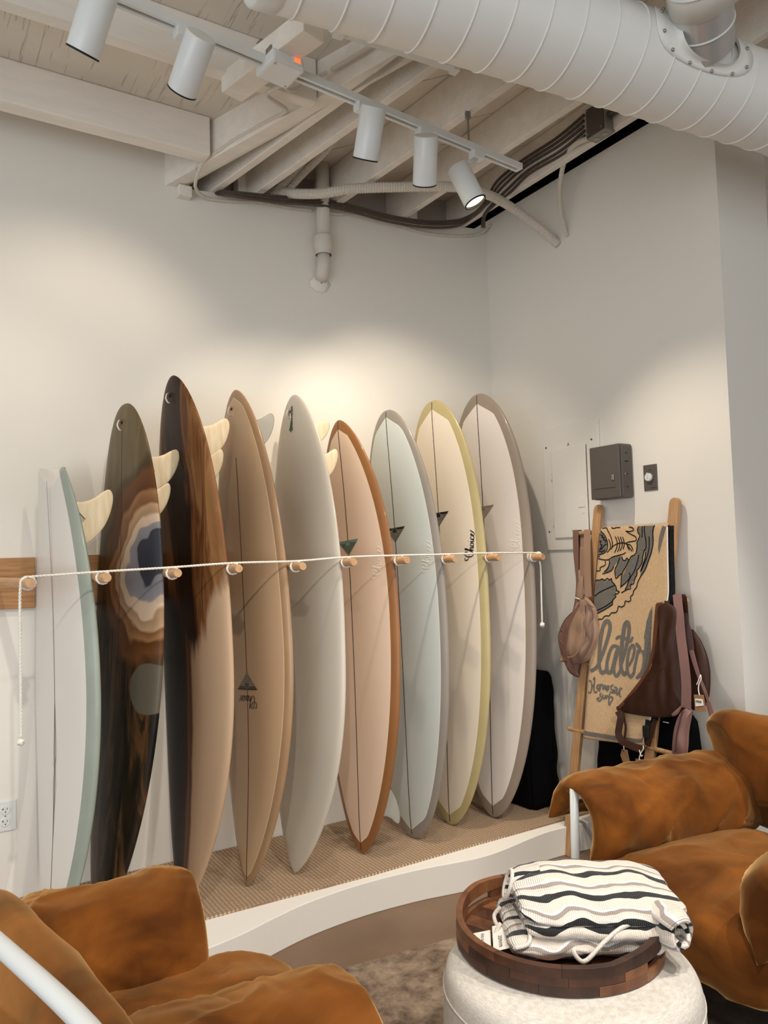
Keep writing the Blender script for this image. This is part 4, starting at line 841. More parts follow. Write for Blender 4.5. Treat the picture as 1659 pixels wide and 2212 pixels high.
M['towel_grey'] = mat('grey_terry', (132, 126, 118), 1.0, col2=(114, 109, 103), scale=120, bump=.8, bscale=450, spec=.05)
M['towel_black'] = mat('black_terry', (20, 19, 22), 1.0, spec=.05)
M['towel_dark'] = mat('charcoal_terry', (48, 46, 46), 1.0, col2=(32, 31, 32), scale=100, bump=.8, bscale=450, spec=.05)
vs_ = [.915-.0125*i for i in range(130)]
def wob(u, v): return .004*math.sin(9*u+3*v)+.003*math.sin(23*u+1.5)
def sheet(lo, hi, vlist, lift, n=24):
    rows = []
    for v in vlist: rows.append([towel(lo(v)+(hi(v)-lo(v))*k/n, v+(.03*(1-k/n) if v > .9 else .03*(1-k/n)*max(0, (v-.5)/.4)), lift+wob(lo(v)+(hi(v)-lo(v))*k/n, v)*min(1, max(0, (v+.04)*4))) for k in range(n+1)])
    return rows
m = MB(); f_ = sheet(tl, tr, vs_, 0); b_ = sheet(tl, tr, vs_, -.007)
m.grid([r+b_[i][::-1] for i, r in enumerate(f_)], wrap=True, cap=True); m.build('towel_front', M['towel'], tw, smooth=True)
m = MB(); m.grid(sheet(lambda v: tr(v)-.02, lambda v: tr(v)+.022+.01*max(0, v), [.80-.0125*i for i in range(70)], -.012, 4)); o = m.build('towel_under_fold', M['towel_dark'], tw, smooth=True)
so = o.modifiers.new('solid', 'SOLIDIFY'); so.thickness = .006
m = MB(); m.tube([towel(tr(v)+.001, v, -.002+wob(tr(v), v)*min(1, max(0, (v+.04)*4))) for v in [.9-.02*i for i in range(48)]], .0035, 8); m.build('hem', M['rope'], tw, smooth=True)
def towel2(u, v, l): return towel(u, v, l+wob(u, v)*min(1, max(0, (v+.04)*4)))
def fillpoly(m, poly, fn):
    P = [Vector((a, b, 0)) for a, b in poly]; tri = tessellate_polygon([P])
    bm = bmesh.new(); vs = [bm.verts.new(p) for p in P]
    for t in tri:
        try: bm.faces.new([vs[i] for i in t])
        except ValueError: pass
    for _ in range(2):
        ee = [e for e in bm.edges if e.calc_length() > .03]
        if ee: bmesh.ops.subdivide_edges(bm, edges=ee, cuts=1)
    bmesh.ops.triangulate(bm, faces=bm.faces); bm.verts.index_update()
    m.add([fn(v.co.x, v.co.y) for v in bm.verts], [[v.index for v in f.verts] for f in bm.faces]); bm.free()
T_GREY=[[(0.235,-0.05),(0.228,-0.035),(0.242,-0.009),(0.236,0.011),(0.228,0.034),(0.229,0.057),(0.227,0.08),(0.202,0.087),(0.187,0.103),(0.174,0.092),(0.161,0.105),(0.148,0.097),(0.137,0.084),(0.118,0.081),(0.091,0.088),(0.077,0.102),(0.068,0.13),(0.051,0.149),(0.041,0.16),(0.061,0.16),(0.088,0.149),(0.1,0.131),(0.113,0.118),(0.132,0.102),(0.12,0.126),(0.108,0.149),(0.112,0.17),(0.12,0.188),(0.135,0.172),(0.154,0.159),(0.166,0.139),(0.184,0.118),(0.164,0.159),(0.146,0.185),(0.147,0.203),(0.145,0.229),(0.164,0.216),(0.185,0.195),(0.197,0.172),(0.182,0.21),(0.174,0.239),(0.196,0.228),(0.208,0.212),(0.221,0.194),(0.237,0.164),(0.238,0.149),(0.254,0.134),(0.262,0.103),(0.271,0.061),(0.281,0.068),(0.274,0.104),(0.264,0.139),(0.256,0.159),(0.255,0.182),(0.274,0.156),(0.291,0.126),(0.307,0.079),(0.317,0.029),(0.315,-0.019),(0.32,-0.051),(0.271,-0.051)],
[(-0.01,0.204),(0.005,0.199),(0.036,0.194),(0.064,0.198),(0.09,0.191),(0.099,0.206),(0.11,0.219),(0.12,0.232),(0.126,0.242),(0.114,0.263),(0.124,0.276),(0.108,0.284),(0.101,0.297),(0.1,0.312),(0.058,0.336),(0.009,0.359),(-0.016,0.32),(-0.02,0.275)],
[(0.004,-0.036),(0.024,-0.025),(0.042,-0.003),(0.054,0.024),(0.049,0.051),(0.029,0.069),(-0,0.077),(0.001,0.009)],
[(0.361,-0.047),(0.391,-0.04),(0.369,0.003),(0.349,0.08),(0.343,0.05),(0.347,0.002)],
[(0.323,0.309),(0.32,0.452),(0.284,0.455),(0.296,0.379),(0.309,0.336)],
[(0.317,0.372),(0.324,0.564),(0.299,0.6),(0.278,0.625),(0.246,0.634),(0.255,0.615),(0.279,0.592),(0.287,0.553),(0.287,0.507),(0.29,0.438),(0.296,0.373)],
[(-0.04,0.908),(0.158,0.9),(0.286,0.888),(0.298,0.876),(0.296,0.901),(0.158,0.92),(-0.039,0.928)]]
T_LINE=[[(0.009,-0.038),(0.034,-0.019),(0.053,0.011),(0.057,0.043),(0.043,0.066),(-0.002,0.078)],
[(0.016,-0.05),(0.04,-0.052),(0.058,-0.032),(0.076,-0.004),(0.085,0.025),(0.082,0.046)],
[(0.061,0.003),(0.073,0.027),(0.072,0.048),(0.056,0.067)],
[(0.07,-0.053),(0.084,-0.047),(0.104,-0.05),(0.126,-0.049)],
[(0.161,-0.033),(0.178,-0.022),(0.197,-0.013),(0.22,-0.002),(0.222,0.014),(0.199,0.018),(0.18,0.02),(0.164,0.025)],
[(0.176,-0.05),(0.199,-0.044),(0.206,-0.034),(0.184,-0.029),(0.161,-0.032)],
[(0.076,0.054),(0.089,0.038),(0.115,0.026),(0.147,0.023),(0.17,0.03),(0.178,0.046),(0.188,0.059)],
[(0.17,0.03),(0.193,0.036),(0.21,0.059)],
[(0.171,0.034),(0.191,0.051),(0.204,0.064)],
[(0.1,-0.009),(0.113,0.018),(0.112,0.044),(0.1,0.068)],
[(0.115,-0.008),(0.128,0.018),(0.127,0.044),(0.117,0.065)],
[(0.13,-0.007),(0.141,0.019),(0.142,0.042),(0.131,0.06)],
[(0.143,-0.005),(0.152,0.014),(0.155,0.035),(0.149,0.053)],
[(-0.002,0.094),(0.031,0.1),(0.065,0.101),(0.091,0.088),(0.124,0.081),(0.15,0.076),(0.166,0.068)],
[(-0.003,0.085),(0.013,0.086)],
[(0.234,-0.05),(0.228,-0.035),(0.233,-0.02),(0.242,-0.009),(0.236,0.011),(0.228,0.024),(0.231,0.037),(0.229,0.057),(0.225,0.072),(0.214,0.082),(0.199,0.087),(0.187,0.103),(0.174,0.094),(0.165,0.106),(0.151,0.102),(0.144,0.087)],
[(0.252,-0.049),(0.255,-0.029),(0.255,0.002)],
[(0.265,-0.05),(0.268,-0.018),(0.278,0.018),(0.28,0.048),(0.273,0.061)],
[(0.294,-0.002),(0.297,0.031),(0.294,0.069),(0.278,0.114),(0.258,0.156)],
[(0.32,-0.051),(0.313,-0.026),(0.317,0.024),(0.31,0.069),(0.296,0.109),(0.28,0.149),(0.254,0.184),(0.242,0.209),(0.237,0.227),(0.222,0.243),(0.218,0.26),(0.204,0.271),(0.207,0.286),(0.193,0.294),(0.174,0.292),(0.171,0.31),(0.153,0.32),(0.136,0.317),(0.131,0.337),(0.118,0.348),(0.098,0.349),(0.086,0.363),(0.069,0.364),(0.056,0.37),(0.046,0.381),(0.029,0.382),(0.015,0.397)],
[(0.272,0.058),(0.265,0.088),(0.263,0.114),(0.248,0.139),(0.236,0.151),(0.237,0.169),(0.226,0.189),(0.22,0.21),(0.202,0.218),(0.203,0.235),(0.184,0.238),(0.168,0.246),(0.149,0.255)],
[(0.279,0.068),(0.277,0.098),(0.264,0.134),(0.255,0.156)],
[(0.243,0.08),(0.235,0.118),(0.218,0.159),(0.197,0.187),(0.183,0.218),(0.171,0.241)],
[(0.187,0.103),(0.175,0.128),(0.154,0.159),(0.146,0.185),(0.147,0.208),(0.145,0.232)],
[(0.133,0.092),(0.12,0.123),(0.108,0.146),(0.11,0.17),(0.116,0.189),(0.135,0.174),(0.151,0.166)],
[(0.1,0.131),(0.091,0.149),(0.068,0.16),(0.035,0.168)],
[(0.048,0.107),(0.049,0.125),(0.033,0.133),(0.019,0.138),(0.02,0.152),(-0.004,0.154)],
[(0.072,0.102),(0.073,0.12),(0.064,0.144),(0.044,0.16)],
[(-0.01,0.204),(0.005,0.197),(0.019,0.198),(0.036,0.192),(0.05,0.198),(0.066,0.189),(0.077,0.196),(0.09,0.19),(0.094,0.204),(0.11,0.217),(0.119,0.23),(0.123,0.245),(0.138,0.25),(0.127,0.26),(0.114,0.263),(0.118,0.274),(0.105,0.287),(0.101,0.3),(0.103,0.31)],
[(-0.02,0.275),(0.026,0.255),(0.072,0.236),(0.11,0.221)],
[(0.012,0.342),(0.047,0.328),(0.076,0.313),(0.1,0.295)],
[(0.009,0.359),(0.058,0.336),(0.103,0.31)],
[(0.193,0.162),(0.198,0.177),(0.188,0.195),(0.167,0.213),(0.148,0.226)],
[(0.003,0.015),(0.015,0.01),(0.013,0.028),(0.023,0.029),(0.014,0.047),(0.028,0.045),(0.004,0.052)],
[(0.01,-0.02),(0.024,-0.014),(0.018,-0.007),(0.035,-0.006),(0.029,0.005),(0.046,0.008),(0.04,0.018)],
[(0.004,0.063),(0.015,0.058),(0.022,0.066),(0.028,0.057),(0.039,0.061),(0.042,0.052)],
[(0.014,0.053),(0.031,0.037),(0.051,0.024)]]
T_TEXT=[([(-0.01,0.627),(0.027,0.604),(0.056,0.544),(0.08,0.474),(0.093,0.42),(0.086,0.393),(0.069,0.391),(0.052,0.42),(0.042,0.483),(0.038,0.551),(0.041,0.6),(0.057,0.628),(0.078,0.617),(0.087,0.595)],0.7),
([(0.147,0.506),(0.13,0.5),(0.11,0.504),(0.094,0.535),(0.083,0.585),(0.088,0.621),(0.109,0.616),(0.12,0.581),(0.132,0.532),(0.144,0.507),(0.127,0.569),(0.122,0.61),(0.137,0.634),(0.156,0.611),(0.164,0.576)],0.62),
([(0.164,0.576),(0.182,0.517),(0.198,0.457),(0.201,0.412),(0.192,0.389),(0.176,0.401),(0.168,0.446),(0.161,0.513),(0.159,0.566),(0.166,0.605),(0.183,0.621),(0.199,0.601)],0.75),
([(0.128,0.468),(0.145,0.456),(0.175,0.459),(0.209,0.472),(0.224,0.45)],0.5),
([(0.198,0.588),(0.22,0.56),(0.234,0.522),(0.233,0.494),(0.22,0.49),(0.205,0.514),(0.197,0.562),(0.199,0.604),(0.217,0.628),(0.235,0.61),(0.24,0.584),(0.251,0.531),(0.256,0.505)],0.55),
([(0.242,0.477),(0.266,0.501),(0.254,0.52)],0.6),
([(0.279,0.505),(0.289,0.532),(0.289,0.568),(0.277,0.605),(0.251,0.63)],0.6)]
T_SMALL=[[(-0.018,0.677),(-0.005,0.673),(0.001,0.688),(0.001,0.713),(-0.007,0.729),(-0.018,0.724)],
[(0.004,0.699),(0.016,0.686)],
[(0.009,0.666),(0.017,0.654),(0.017,0.684),(0.015,0.711),(0.023,0.723),(0.035,0.716)],
[(0.037,0.684),(0.032,0.698),(0.04,0.708),(0.046,0.691),(0.037,0.684)],
[(0.051,0.679),(0.048,0.698),(0.046,0.715),(0.055,0.687),(0.065,0.68)],
[(0.067,0.683),(0.066,0.704),(0.076,0.682),(0.079,0.702),(0.088,0.683),(0.087,0.704),(0.093,0.706)],
[(0.098,0.681),(0.096,0.703)],
[(0.122,0.676),(0.109,0.685),(0.113,0.698),(0.123,0.699),(0.117,0.71),(0.103,0.71)],
[(0.126,0.686),(0.14,0.686),(0.137,0.703),(0.124,0.712),(0.133,0.695)],
[(0.146,0.688),(0.141,0.707),(0.145,0.717),(0.157,0.697),(0.16,0.686),(0.158,0.715),(0.168,0.724)],
[(0.16,0.686),(0.173,0.687)],
[(0.059,0.721),(0.05,0.73),(0.06,0.74),(0.057,0.753),(0.043,0.758),(0.037,0.748),(0.051,0.744)],
[(0.032,0.749),(0.037,0.751)],
[(0.069,0.725),(0.067,0.741),(0.077,0.742),(0.082,0.726)],
[(0.087,0.728),(0.086,0.744)],
[(0.087,0.733),(0.094,0.727)],
[(0.104,0.718),(0.1,0.742),(0.103,0.768),(0.111,0.756),(0.122,0.736),(0.111,0.73)],
[(0.094,0.735),(0.115,0.732)]]
for poly in T_GREY:
    m = MB(); fillpoly(m, [(max(tl(b)+.002, min(a, tr(b)-.002)), b) for a, b in poly], lambda x, y: towel2(x, y, .0014)); m.build('woven_wave', M['towel_grey'], tw, fix=False)
m = MB()
for l in T_LINE:
    l = [(max(tl(b)+.002, min(a, tr(b)-.002)), b) for a, b in l]
    stroke(m, l, lambda t, d: .0046, lambda x, y: towel2(x, y, .0026), 4)
m.build('woven_outline', M['towel_black'], tw, fix=False)
m = MB()
for l, w in T_TEXT: stroke(m, l, lambda t, d, w=w: .030*w*(.75+.25*math.sin(math.pi*t)), lambda x, y: towel2(max(x, tl(y)+.002), y, .002), 5)
m.build('later_lettering', M['towel_grey'], tw, fix=False)
m = MB()
for l in T_SMALL: stroke(m, l, .0075, lambda x, y: towel2(max(x, tl(y)+.002), y, .002), 4)
m.build('small_lettering', M['towel_grey'], tw, fix=False)
m = MB()
for k in range(16):
    u = -.005+.02*k; stroke(m, [(u, .012+.002*math.sin(k)), (u+.012, .009)], .003, lambda x, y: towel2(x, y, .0026), 1)
# ---- bags
def puff(poly, off, th, name, material, parent, p=2.2, nzamp=.004, seed=0, rings=12, sub=8, back=.35, center=None):
    P = smoothpath([(a, b, 0) for a, b in poly]+[(poly[0][0], poly[0][1], 0)], sub)[:-1]
    c = Vector(center+(0,)) if center else sum(P, Vector())/len(P); rows = []
    def pt(f, k, s):
        q = c+(P[k]-c)*f; h = th*max(0, 1-f**p)**.5*(1 if s > 0 else -back); h += nzamp*noise.noise(Vector((q.x*22+seed, q.y*9, s)))*(1-f**4)*2
        return H(q.x, q.y, off+h)
    fs = [1-(1-i/rings)**1.6 if False else math.sin(i/rings*math.pi/2) for i in range(rings+1)]
    fr = [[pt(max(f, .001), k, 1) for k in range(len(P))] for f in fs]; bk = [[pt(max(f, .001), k, -1) for k in range(len(P))] for f in fs[::-1]]
    m = MB(); m.grid(fr+bk, wrap=True); return m.build(name, material, parent, smooth=True)
def strap(pts, off, w, name, material, parent, th=.002, twist=0.0, fold=True, offs=None, horiz=False):
    P = smoothpath([(a+(.93*(offs[i]-off) if offs else 0), b, (offs[i] if offs else off)) for i, (a, b) in enumerate(pts)], 8); rows = []; n = len(P)
    for i, q in enumerate(P):
        d = P[min(i+1, n-1)]-P[max(i-1, 0)]; d.z = 0; d.normalize(); nn = Vector((1, 0, 0)) if horiz else Vector((-d.y, d.x, 0))
        ww = w(i/(n-1)) if callable(w) else w; a = nn*ww/2
        rows.append([H(q.x-a.x, q.y-a.y, q.z), H(q.x+a.x, q.y+a.y, q.z+twist), H(q.x+a.x, q.y+a.y, q.z+twist+th), H(q.x-a.x, q.y-a.y, q.z+th)])
    m = MB(); m.grid(rows, wrap=True, cap=True); return m.build(name, material, parent, smooth=False)
def cord(pts, off, r, name, material, parent): return MB().tube([H(q.x, q.y, off) for q in smoothpath([(a, b, 0) for a, b in pts], 6)], r, 8).build(name, material, parent, smooth=True)
def card(poly, off, name, material, parent, th=.001):
    m = MB(); a = [H(x, y, off+.006*math.sin(30*y)) for x, y in poly]; b = [H(x, y, off+th+.006*math.sin(30*y)) for x, y in poly]; n = len(a)
    m.add(a+b, [tuple(range(n))[::-1], tuple(range(n, 2*n))]+[(i, (i+1) % n, n+(i+1) % n, n+i) for i in range(n)]); return m.build(name, material, parent)
TAN_O=[(-0.061,0.289),(-0.031,0.295),(0.008,0.327),(0.021,0.361),(0.034,0.428),(0.03,0.48),(0.002,0.543),(-0.032,0.584),(-0.087,0.599),(-0.131,0.577),(-0.155,0.544),(-0.154,0.494),(-0.132,0.422),(-0.098,0.349)]
TAN_FOLD=[(-0.021,0.291),(-0.012,0.36),(-0.003,0.445),(-0.022,0.508),(-0.065,0.557),(-0.107,0.568)]
MAU_O=[(-0.16,0.361),(-0.115,0.312),(-0.081,0.315),(-0.068,0.455),(-0.08,0.561),(-0.102,0.633),(-0.104,0.667),(-0.155,0.657),(-0.184,0.628),(-0.215,0.574),(-0.243,0.504),(-0.238,0.46),(-0.207,0.403)]
TAN_S=[(-0.066,-0.04),(-0.059,0.064),(-0.051,0.171),(-0.039,0.276)]
TAN_S2=[(-0.126,0.056),(-0.119,0.172),(-0.124,0.281),(-0.144,0.353)]
MAU_S=[(-0.167,-0.042),(-0.157,0.063),(-0.146,0.15),(-0.14,0.208),(-0.144,0.299),(-0.159,0.375)]
MAU_S2=[(-0.162,-0.033),(-0.158,0.063),(-0.149,0.151)]
TAN_UP=[(-0.116,0.181),(-0.094,0.179),(-0.085,0.293),(-0.13,0.301),(-0.129,0.244)]
TAN_TAB=[(-0.022,0.274),(0.02,0.293),(0.044,0.323),(0.008,0.314)]
WCORD=[(-0.114,0.285),(-0.092,0.29),(-0.073,0.296),(-0.063,0.301)]
BRN_O=[(0.368,0.3),(0.395,0.293),(0.425,0.294),(0.456,0.32),(0.476,0.405),(0.495,0.581),(0.507,0.685),(0.513,0.732),(0.464,0.758),(0.388,0.777),(0.262,0.786),(0.161,0.782),(0.189,0.757),(0.244,0.7),(0.31,0.621),(0.343,0.562),(0.365,0.487),(0.375,0.412),(0.379,0.35)]
BRN_BAND=[(0.387,0.292),(0.386,0.373),(0.374,0.465),(0.356,0.551),(0.327,0.613),(0.266,0.69),(0.207,0.756),(0.184,0.773)]
BRN_FLAP=[(0.344,0.299),(0.382,0.294),(0.379,0.383),(0.364,0.465),(0.335,0.56),(0.335,0.453)]
BRN2_O=[(0.484,0.397),(0.517,0.402),(0.555,0.445),(0.581,0.492),(0.596,0.539),(0.602,0.59),(0.599,0.659),(0.583,0.702),(0.528,0.728),(0.494,0.691),(0.479,0.516)]
MSM_O=[(0.542,0.703),(0.563,0.718),(0.56,0.735),(0.546,0.812),(0.541,0.905),(0.51,0.925),(0.483,0.923),(0.479,0.876),(0.486,0.796),(0.507,0.74)]
MSM_S=[(0.48,0.272),(0.485,0.332),(0.495,0.421),(0.511,0.525),(0.523,0.611),(0.527,0.709)]
PLM_S=[(0.495,0.279),(0.503,0.332),(0.513,0.382),(0.523,0.416),(0.535,0.479),(0.557,0.539),(0.577,0.586),(0.601,0.63),(0.622,0.678),(0.633,0.707)]
DK_S=[(0.186,0.778),(0.202,0.801),(0.197,0.84),(0.194,0.877),(0.219,0.906),(0.271,0.914),(0.324,0.919)]
DK_S2=[(0.199,0.78),(0.21,0.816),(0.219,0.851),(0.214,0.896)]
BUCK=[(0.323,0.8),(0.321,0.837),(0.318,0.874),(0.323,0.905)]
STR3=[(0.363,0.79),(0.347,0.835),(0.337,0.877),(0.328,0.907)]
TAG1=[(0.224,0.936),(0.254,0.932),(0.261,0.972),(0.276,1.003),(0.237,1.01),(0.213,0.964)]
TAG2=[(0.295,0.961),(0.353,0.956),(0.353,0.995),(0.299,1.003)]
TAG2L=[(0.298,0.98),(0.337,0.975),(0.337,0.995),(0.3,1.001)]
TAG3=[(0.574,0.652),(0.618,0.647),(0.633,0.71),(0.581,0.719)]
TAG3L=[(0.582,0.667),(0.617,0.664),(0.622,0.688),(0.585,0.697)]
CORD3=[(0.603,0.569),(0.606,0.586),(0.598,0.604),(0.595,0.628),(0.601,0.651)]
CORD3b=[(0.603,0.572),(0.594,0.597),(0.588,0.611)]
CORD2=[(0.339,0.898),(0.34,0.912),(0.327,0.933),(0.321,0.955),(0.329,0.964)]
CORD2b=[(0.321,0.919),(0.332,0.942),(0.34,0.937)]
CORD1=[(0.231,0.921),(0.233,0.94)]
TAB=[(0.398,0.274),(0.399,0.296)]
mb_ = thing('crossbody_bag', tuple(H(-.15, .5, .03)), 'mauve crossbody bag hanging behind the taupe one at the ladder left end', 'bag')
puff(MAU_O, .02, .030, 'bag_body', M['mauve'], mb_, seed=3, nzamp=.005)
strap([(-.172, -.047)]+MAU_S, .02, lambda t: .037 if t < .3 else .037-.026*min(1, (t-.3)*2.5), 'strap', M['mauve'], mb_, offs=[-.004, .012, .02, .02, .02, .02, .022], horiz=True)
strap([(MAU_S2[0][0], -.05)]+MAU_S2, -.005, .022, 'strap', M['plum'], mb_, offs=[-.012, -.012, -.008, -.005], horiz=True)
cord(MAU_O[-4:]+[MAU_O[0]], .024, .003, 'zip_piping', M['plum'], mb_)
cord([(a, b) for a, b in MAU_O[3:13]], .020, .0022, 'piping', M['plum'], mb_)
MB().ball(H(-.168, .475, .048), .004).build('snap', M['screw'], mb_, smooth=True)
for k in range(3): cord([(-.225+.01*k, .44+.06*k), (-.19, .46+.06*k), (-.16, .465+.065*k)], .040+.003*k, .0022, 'crease_seam', M['mauve'], mb_)
tb = thing('crossbody_bag', tuple(H(-.02, .45, .06)), 'taupe crossbody bag with a wide strap over the top ladder rung, in front at left', 'bag')
puff(TAN_O, .045, .050, 'bag_body', M['taupe'], tb, seed=9, nzamp=.010, back=.3)
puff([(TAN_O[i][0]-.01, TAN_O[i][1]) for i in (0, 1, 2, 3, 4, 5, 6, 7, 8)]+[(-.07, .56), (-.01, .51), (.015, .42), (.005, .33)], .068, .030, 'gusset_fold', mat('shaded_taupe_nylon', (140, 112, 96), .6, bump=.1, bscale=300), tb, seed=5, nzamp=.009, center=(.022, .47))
strap([(TAN_S[0][0], -.047)]+TAN_S, .045, .042, 'strap', M['taupe'], tb, offs=[.004, .020, .04, .045, .055], horiz=True)
strap([(TAN_S2[0][0], -.03), (TAN_S2[0][0], .03)]+TAN_S2[0:], .012, .03, 'strap', M['taupe'], tb, offs=[-.012, -.004, .006, .012, .02, .03], horiz=True)
puff(TAN_UP, .03, .012, 'strap_sleeve', M['taupe'], tb, nzamp=.001, sub=1)
puff(TAN_TAB, .092, .010, 'strap_tab', M['taupe'], tb, nzamp=.001)
cord(TAN_FOLD, .096, .003, 'seam', M['taupe'], tb); cord(WCORD, .055, .003, 'white_cord', M['rope'], tb)
b2 = thing('shoulder_bag', tuple(H(.56, .55, .04)), 'round dark brown bag behind, seen to the right of the dusty plum strap', 'bag')
puff(BRN2_O, .01, .025, 'bag_body', M['brown'], b2, seed=1, back=.5)
strap([(.49, .40), (.478, .31), (.470, .262)], .01, .02, 'strap', M['brown'], b2, horiz=True)
cord(BRN2_O[1:9], .012, .0025, 'piping', M['brown'], b2)
bb = thing('shoulder_bag', tuple(H(.40, .55, .06)), 'large dark brown crescent bag hung by a tab from the second ladder rung', 'bag')
puff(BRN_O, .045, .026, 'bag_body', M['brown'], bb, seed=2, nzamp=.008, center=(BRN_O[4][0]-.055, .56), rings=14)
strap(BRN_BAND, .072, .014, 'edge_band', mat('brown_binding', (98, 56, 34), .5), bb, offs=[.05, .055, .058, .058, .058, .056, .055, .05])
puff(BRN_FLAP, .036, .008, 'inner_panel', mat('brown_lining', (104, 62, 38), .55), bb, nzamp=.001)
strap([(TAB[0][0], .262), (TAB[0][0], .275), (TAB[1][0], .31)], .03, .026, 'hanging_tab', M['brown'], bb, offs=[.008, .016, .05], horiz=True)
strap(DK_S, .06, .026, 'strap', M['brown'], bb, th=.003, twist=.012); strap(DK_S2, .055, .018, 'strap', M['brown'], bb, th=.003, twist=-.01)
strap(STR3, .035, .022, 'strap', M['brown'], bb, th=.003); strap(BUCK, .03, .03, 'strap', M['black'], bb, th=.003)
q_ = H(BUCK[1][0], BUCK[1][1]+.012, .04); MB().obox(q_, (.014, .034, .05), Matrix.Identity(3), .004).build('buckle', M['black'], bb)
card(TAG1, .075, 'kraft_tag', M['kraft'], bb); cord(CORD1, .074, .0016, 'tag_cord', M['rope'], bb)
card(TAG2, .075, 'kraft_tag', M['kraft'], bb); card(TAG2L, .0765, 'price_label', M['card'], bb, .0006); cord(CORD2, .08, .0024, 'tag_cord', M['rope'], bb); cord(CORD2b, .082, .002, 'tag_cord', M['rope'], bb)
MB().cyl(H(CORD1[1][0], CORD1[1][1], .0765), H(CORD1[1][0], CORD1[1][1], .0785), .004, 12).build('eyelet', M['plum'], bb)
sb = thing('crossbody_bag', tuple(H(.5, .8, .08)), 'small dusty plum crossbody bag on a long strap, behind the armchair back cushion', 'bag')
puff(MSM_O, .065, .030, 'bag_body', M['mauve2'], sb, seed=8, back=.6, nzamp=.004)
strap([(MSM_S[0][0], .252)]+MSM_S, .06, lambda t: .043+.003*t, 'strap', M['mauve2'], sb, offs=[.006, .02, .045, .058, .075, .078, .075], horiz=True)
strap([(PLM_S[0][0], .255)]+PLM_S[:4], .045, .032, 'strap', M['plum'], sb, offs=[-.008, -.006, .01, .025, .035], horiz=True)
strap(PLM_S[2:5], .045, .030, 'strap_slider', M['plum'], sb, th=.004, offs=[.03, .04, .045])
strap(PLM_S[4:], .045, lambda t: .022-.010*min(1, t*2), 'strap', M['mauve2'], sb, th=.003)
strap([PLM_S[-2], PLM_S[-1], (PLM_S[-1][0]+.012, PLM_S[-1][1]+.04)], .045, .022, 'strap', M['mauve2'], sb, th=.006)
o_ = MSM_O[0]
cord([(o_[0], o_[1]+.015), (o_[0]-.012, .76), (o_[0]-.025, .82), (o_[0]-.03, .885)], .098, .003, 'zip_piping', M['plum'], sb)
puff([(o_[0], .69), (o_[0]-.025, .712), (o_[0]-.044, .73), (o_[0]-.055, .742), (o_[0]-.047, .748), (o_[0]-.025, .735)], .095, .006, 'zip_pull', M['mauve2'], sb, nzamp=0)
card(TAG3, .07, 'kraft_tag', M['kraft'], sb); card(TAG3L, .0715, 'price_label', M['card'], sb, .0006)
m = MB(); bx0 = TAG3L[0][0]; bv0 = TAG3L[0][1]
for k, w in enumerate((1, 2, 1, 3, 1, 2, 2, 1, 3, 1)):
    x = bx0+.0045+.0028*k; zz = .0725+.006*math.sin(30*(bv0+.008))
    m.grid([[H(x, bv0+.004, zz+.0008), H(x+.0006*w+.0006, bv0+.004, zz+.0008)], [H(x, bv0+.013, zz+.0014), H(x+.0006*w+.0006, bv0+.013, zz+.0014)]])
m.build('barcode', M['ink'], sb, fix=False)
cord(CORD3, .076, .0022, 'tag_cord', M['rope'], sb); cord(CORD3b, .078, .0018, 'tag_cord', M['rope'], sb)
# ---- black soft things
def softbox(lo, hi, name, parent, material, seed, sag=.02):
    lo = Vector(lo); hi = Vector(hi); c = (lo+hi)/2; h = (hi-lo)/2; rows = []; NV = 26; NU = 56
    for i in range(NV+1):
        z = -1+2*i/NV; r = []
        for k in range(NU):
            a = 2*math.pi*k/NU; e = .28; x = math.copysign(abs(math.cos(a))**e, math.cos(a)); y = math.copysign(abs(math.sin(a))**e, math.sin(a))
            f = (1-max(0, abs(z)-.9)**2*28*.35)*(1-.09*(z+1)/2*1.0)
            nn = .010*noise.noise(Vector((x*1.5+seed, y*1.5, z*4)))+.008*noise.noise(Vector((a*3+seed, z*1.2, 3)))
            r.append(c+Vector((h.x*x*f+nn*x, h.y*y*f+nn*y, h.z*z+(sag*noise.noise(Vector((x*2+seed, y*2, 1))) if z > .8 else 0))))
        rows.append(r)
    m = MB(); m.grid(rows, wrap=True, cap=True); return m.build(name, material, parent, smooth=True)
k1 = thing('fabric_bin', (-.12, -.36, .14), 'tall black cloth bin standing on the sisal in the corner beside the last surfboard', 'bin')
softbox((-.235, -.475, .141), (-.035, -.20, .815), 'bin_body', k1, M['blackcloth'], 2, .012)
k2 = thing('fabric_bin', (-.08, -1.0, 0), 'black cloth bin standing on the floor behind the bamboo ladder', 'bin')
softbox((-.145, -1.335, .001), (-.012, -.80, .735), 'bin_body', k2, M['blackcloth'], 6, .012)
MB().box((-.1475, -1.245, .70), (-.1465, -1.215, .704)).build('white_print', M['card'], k2)
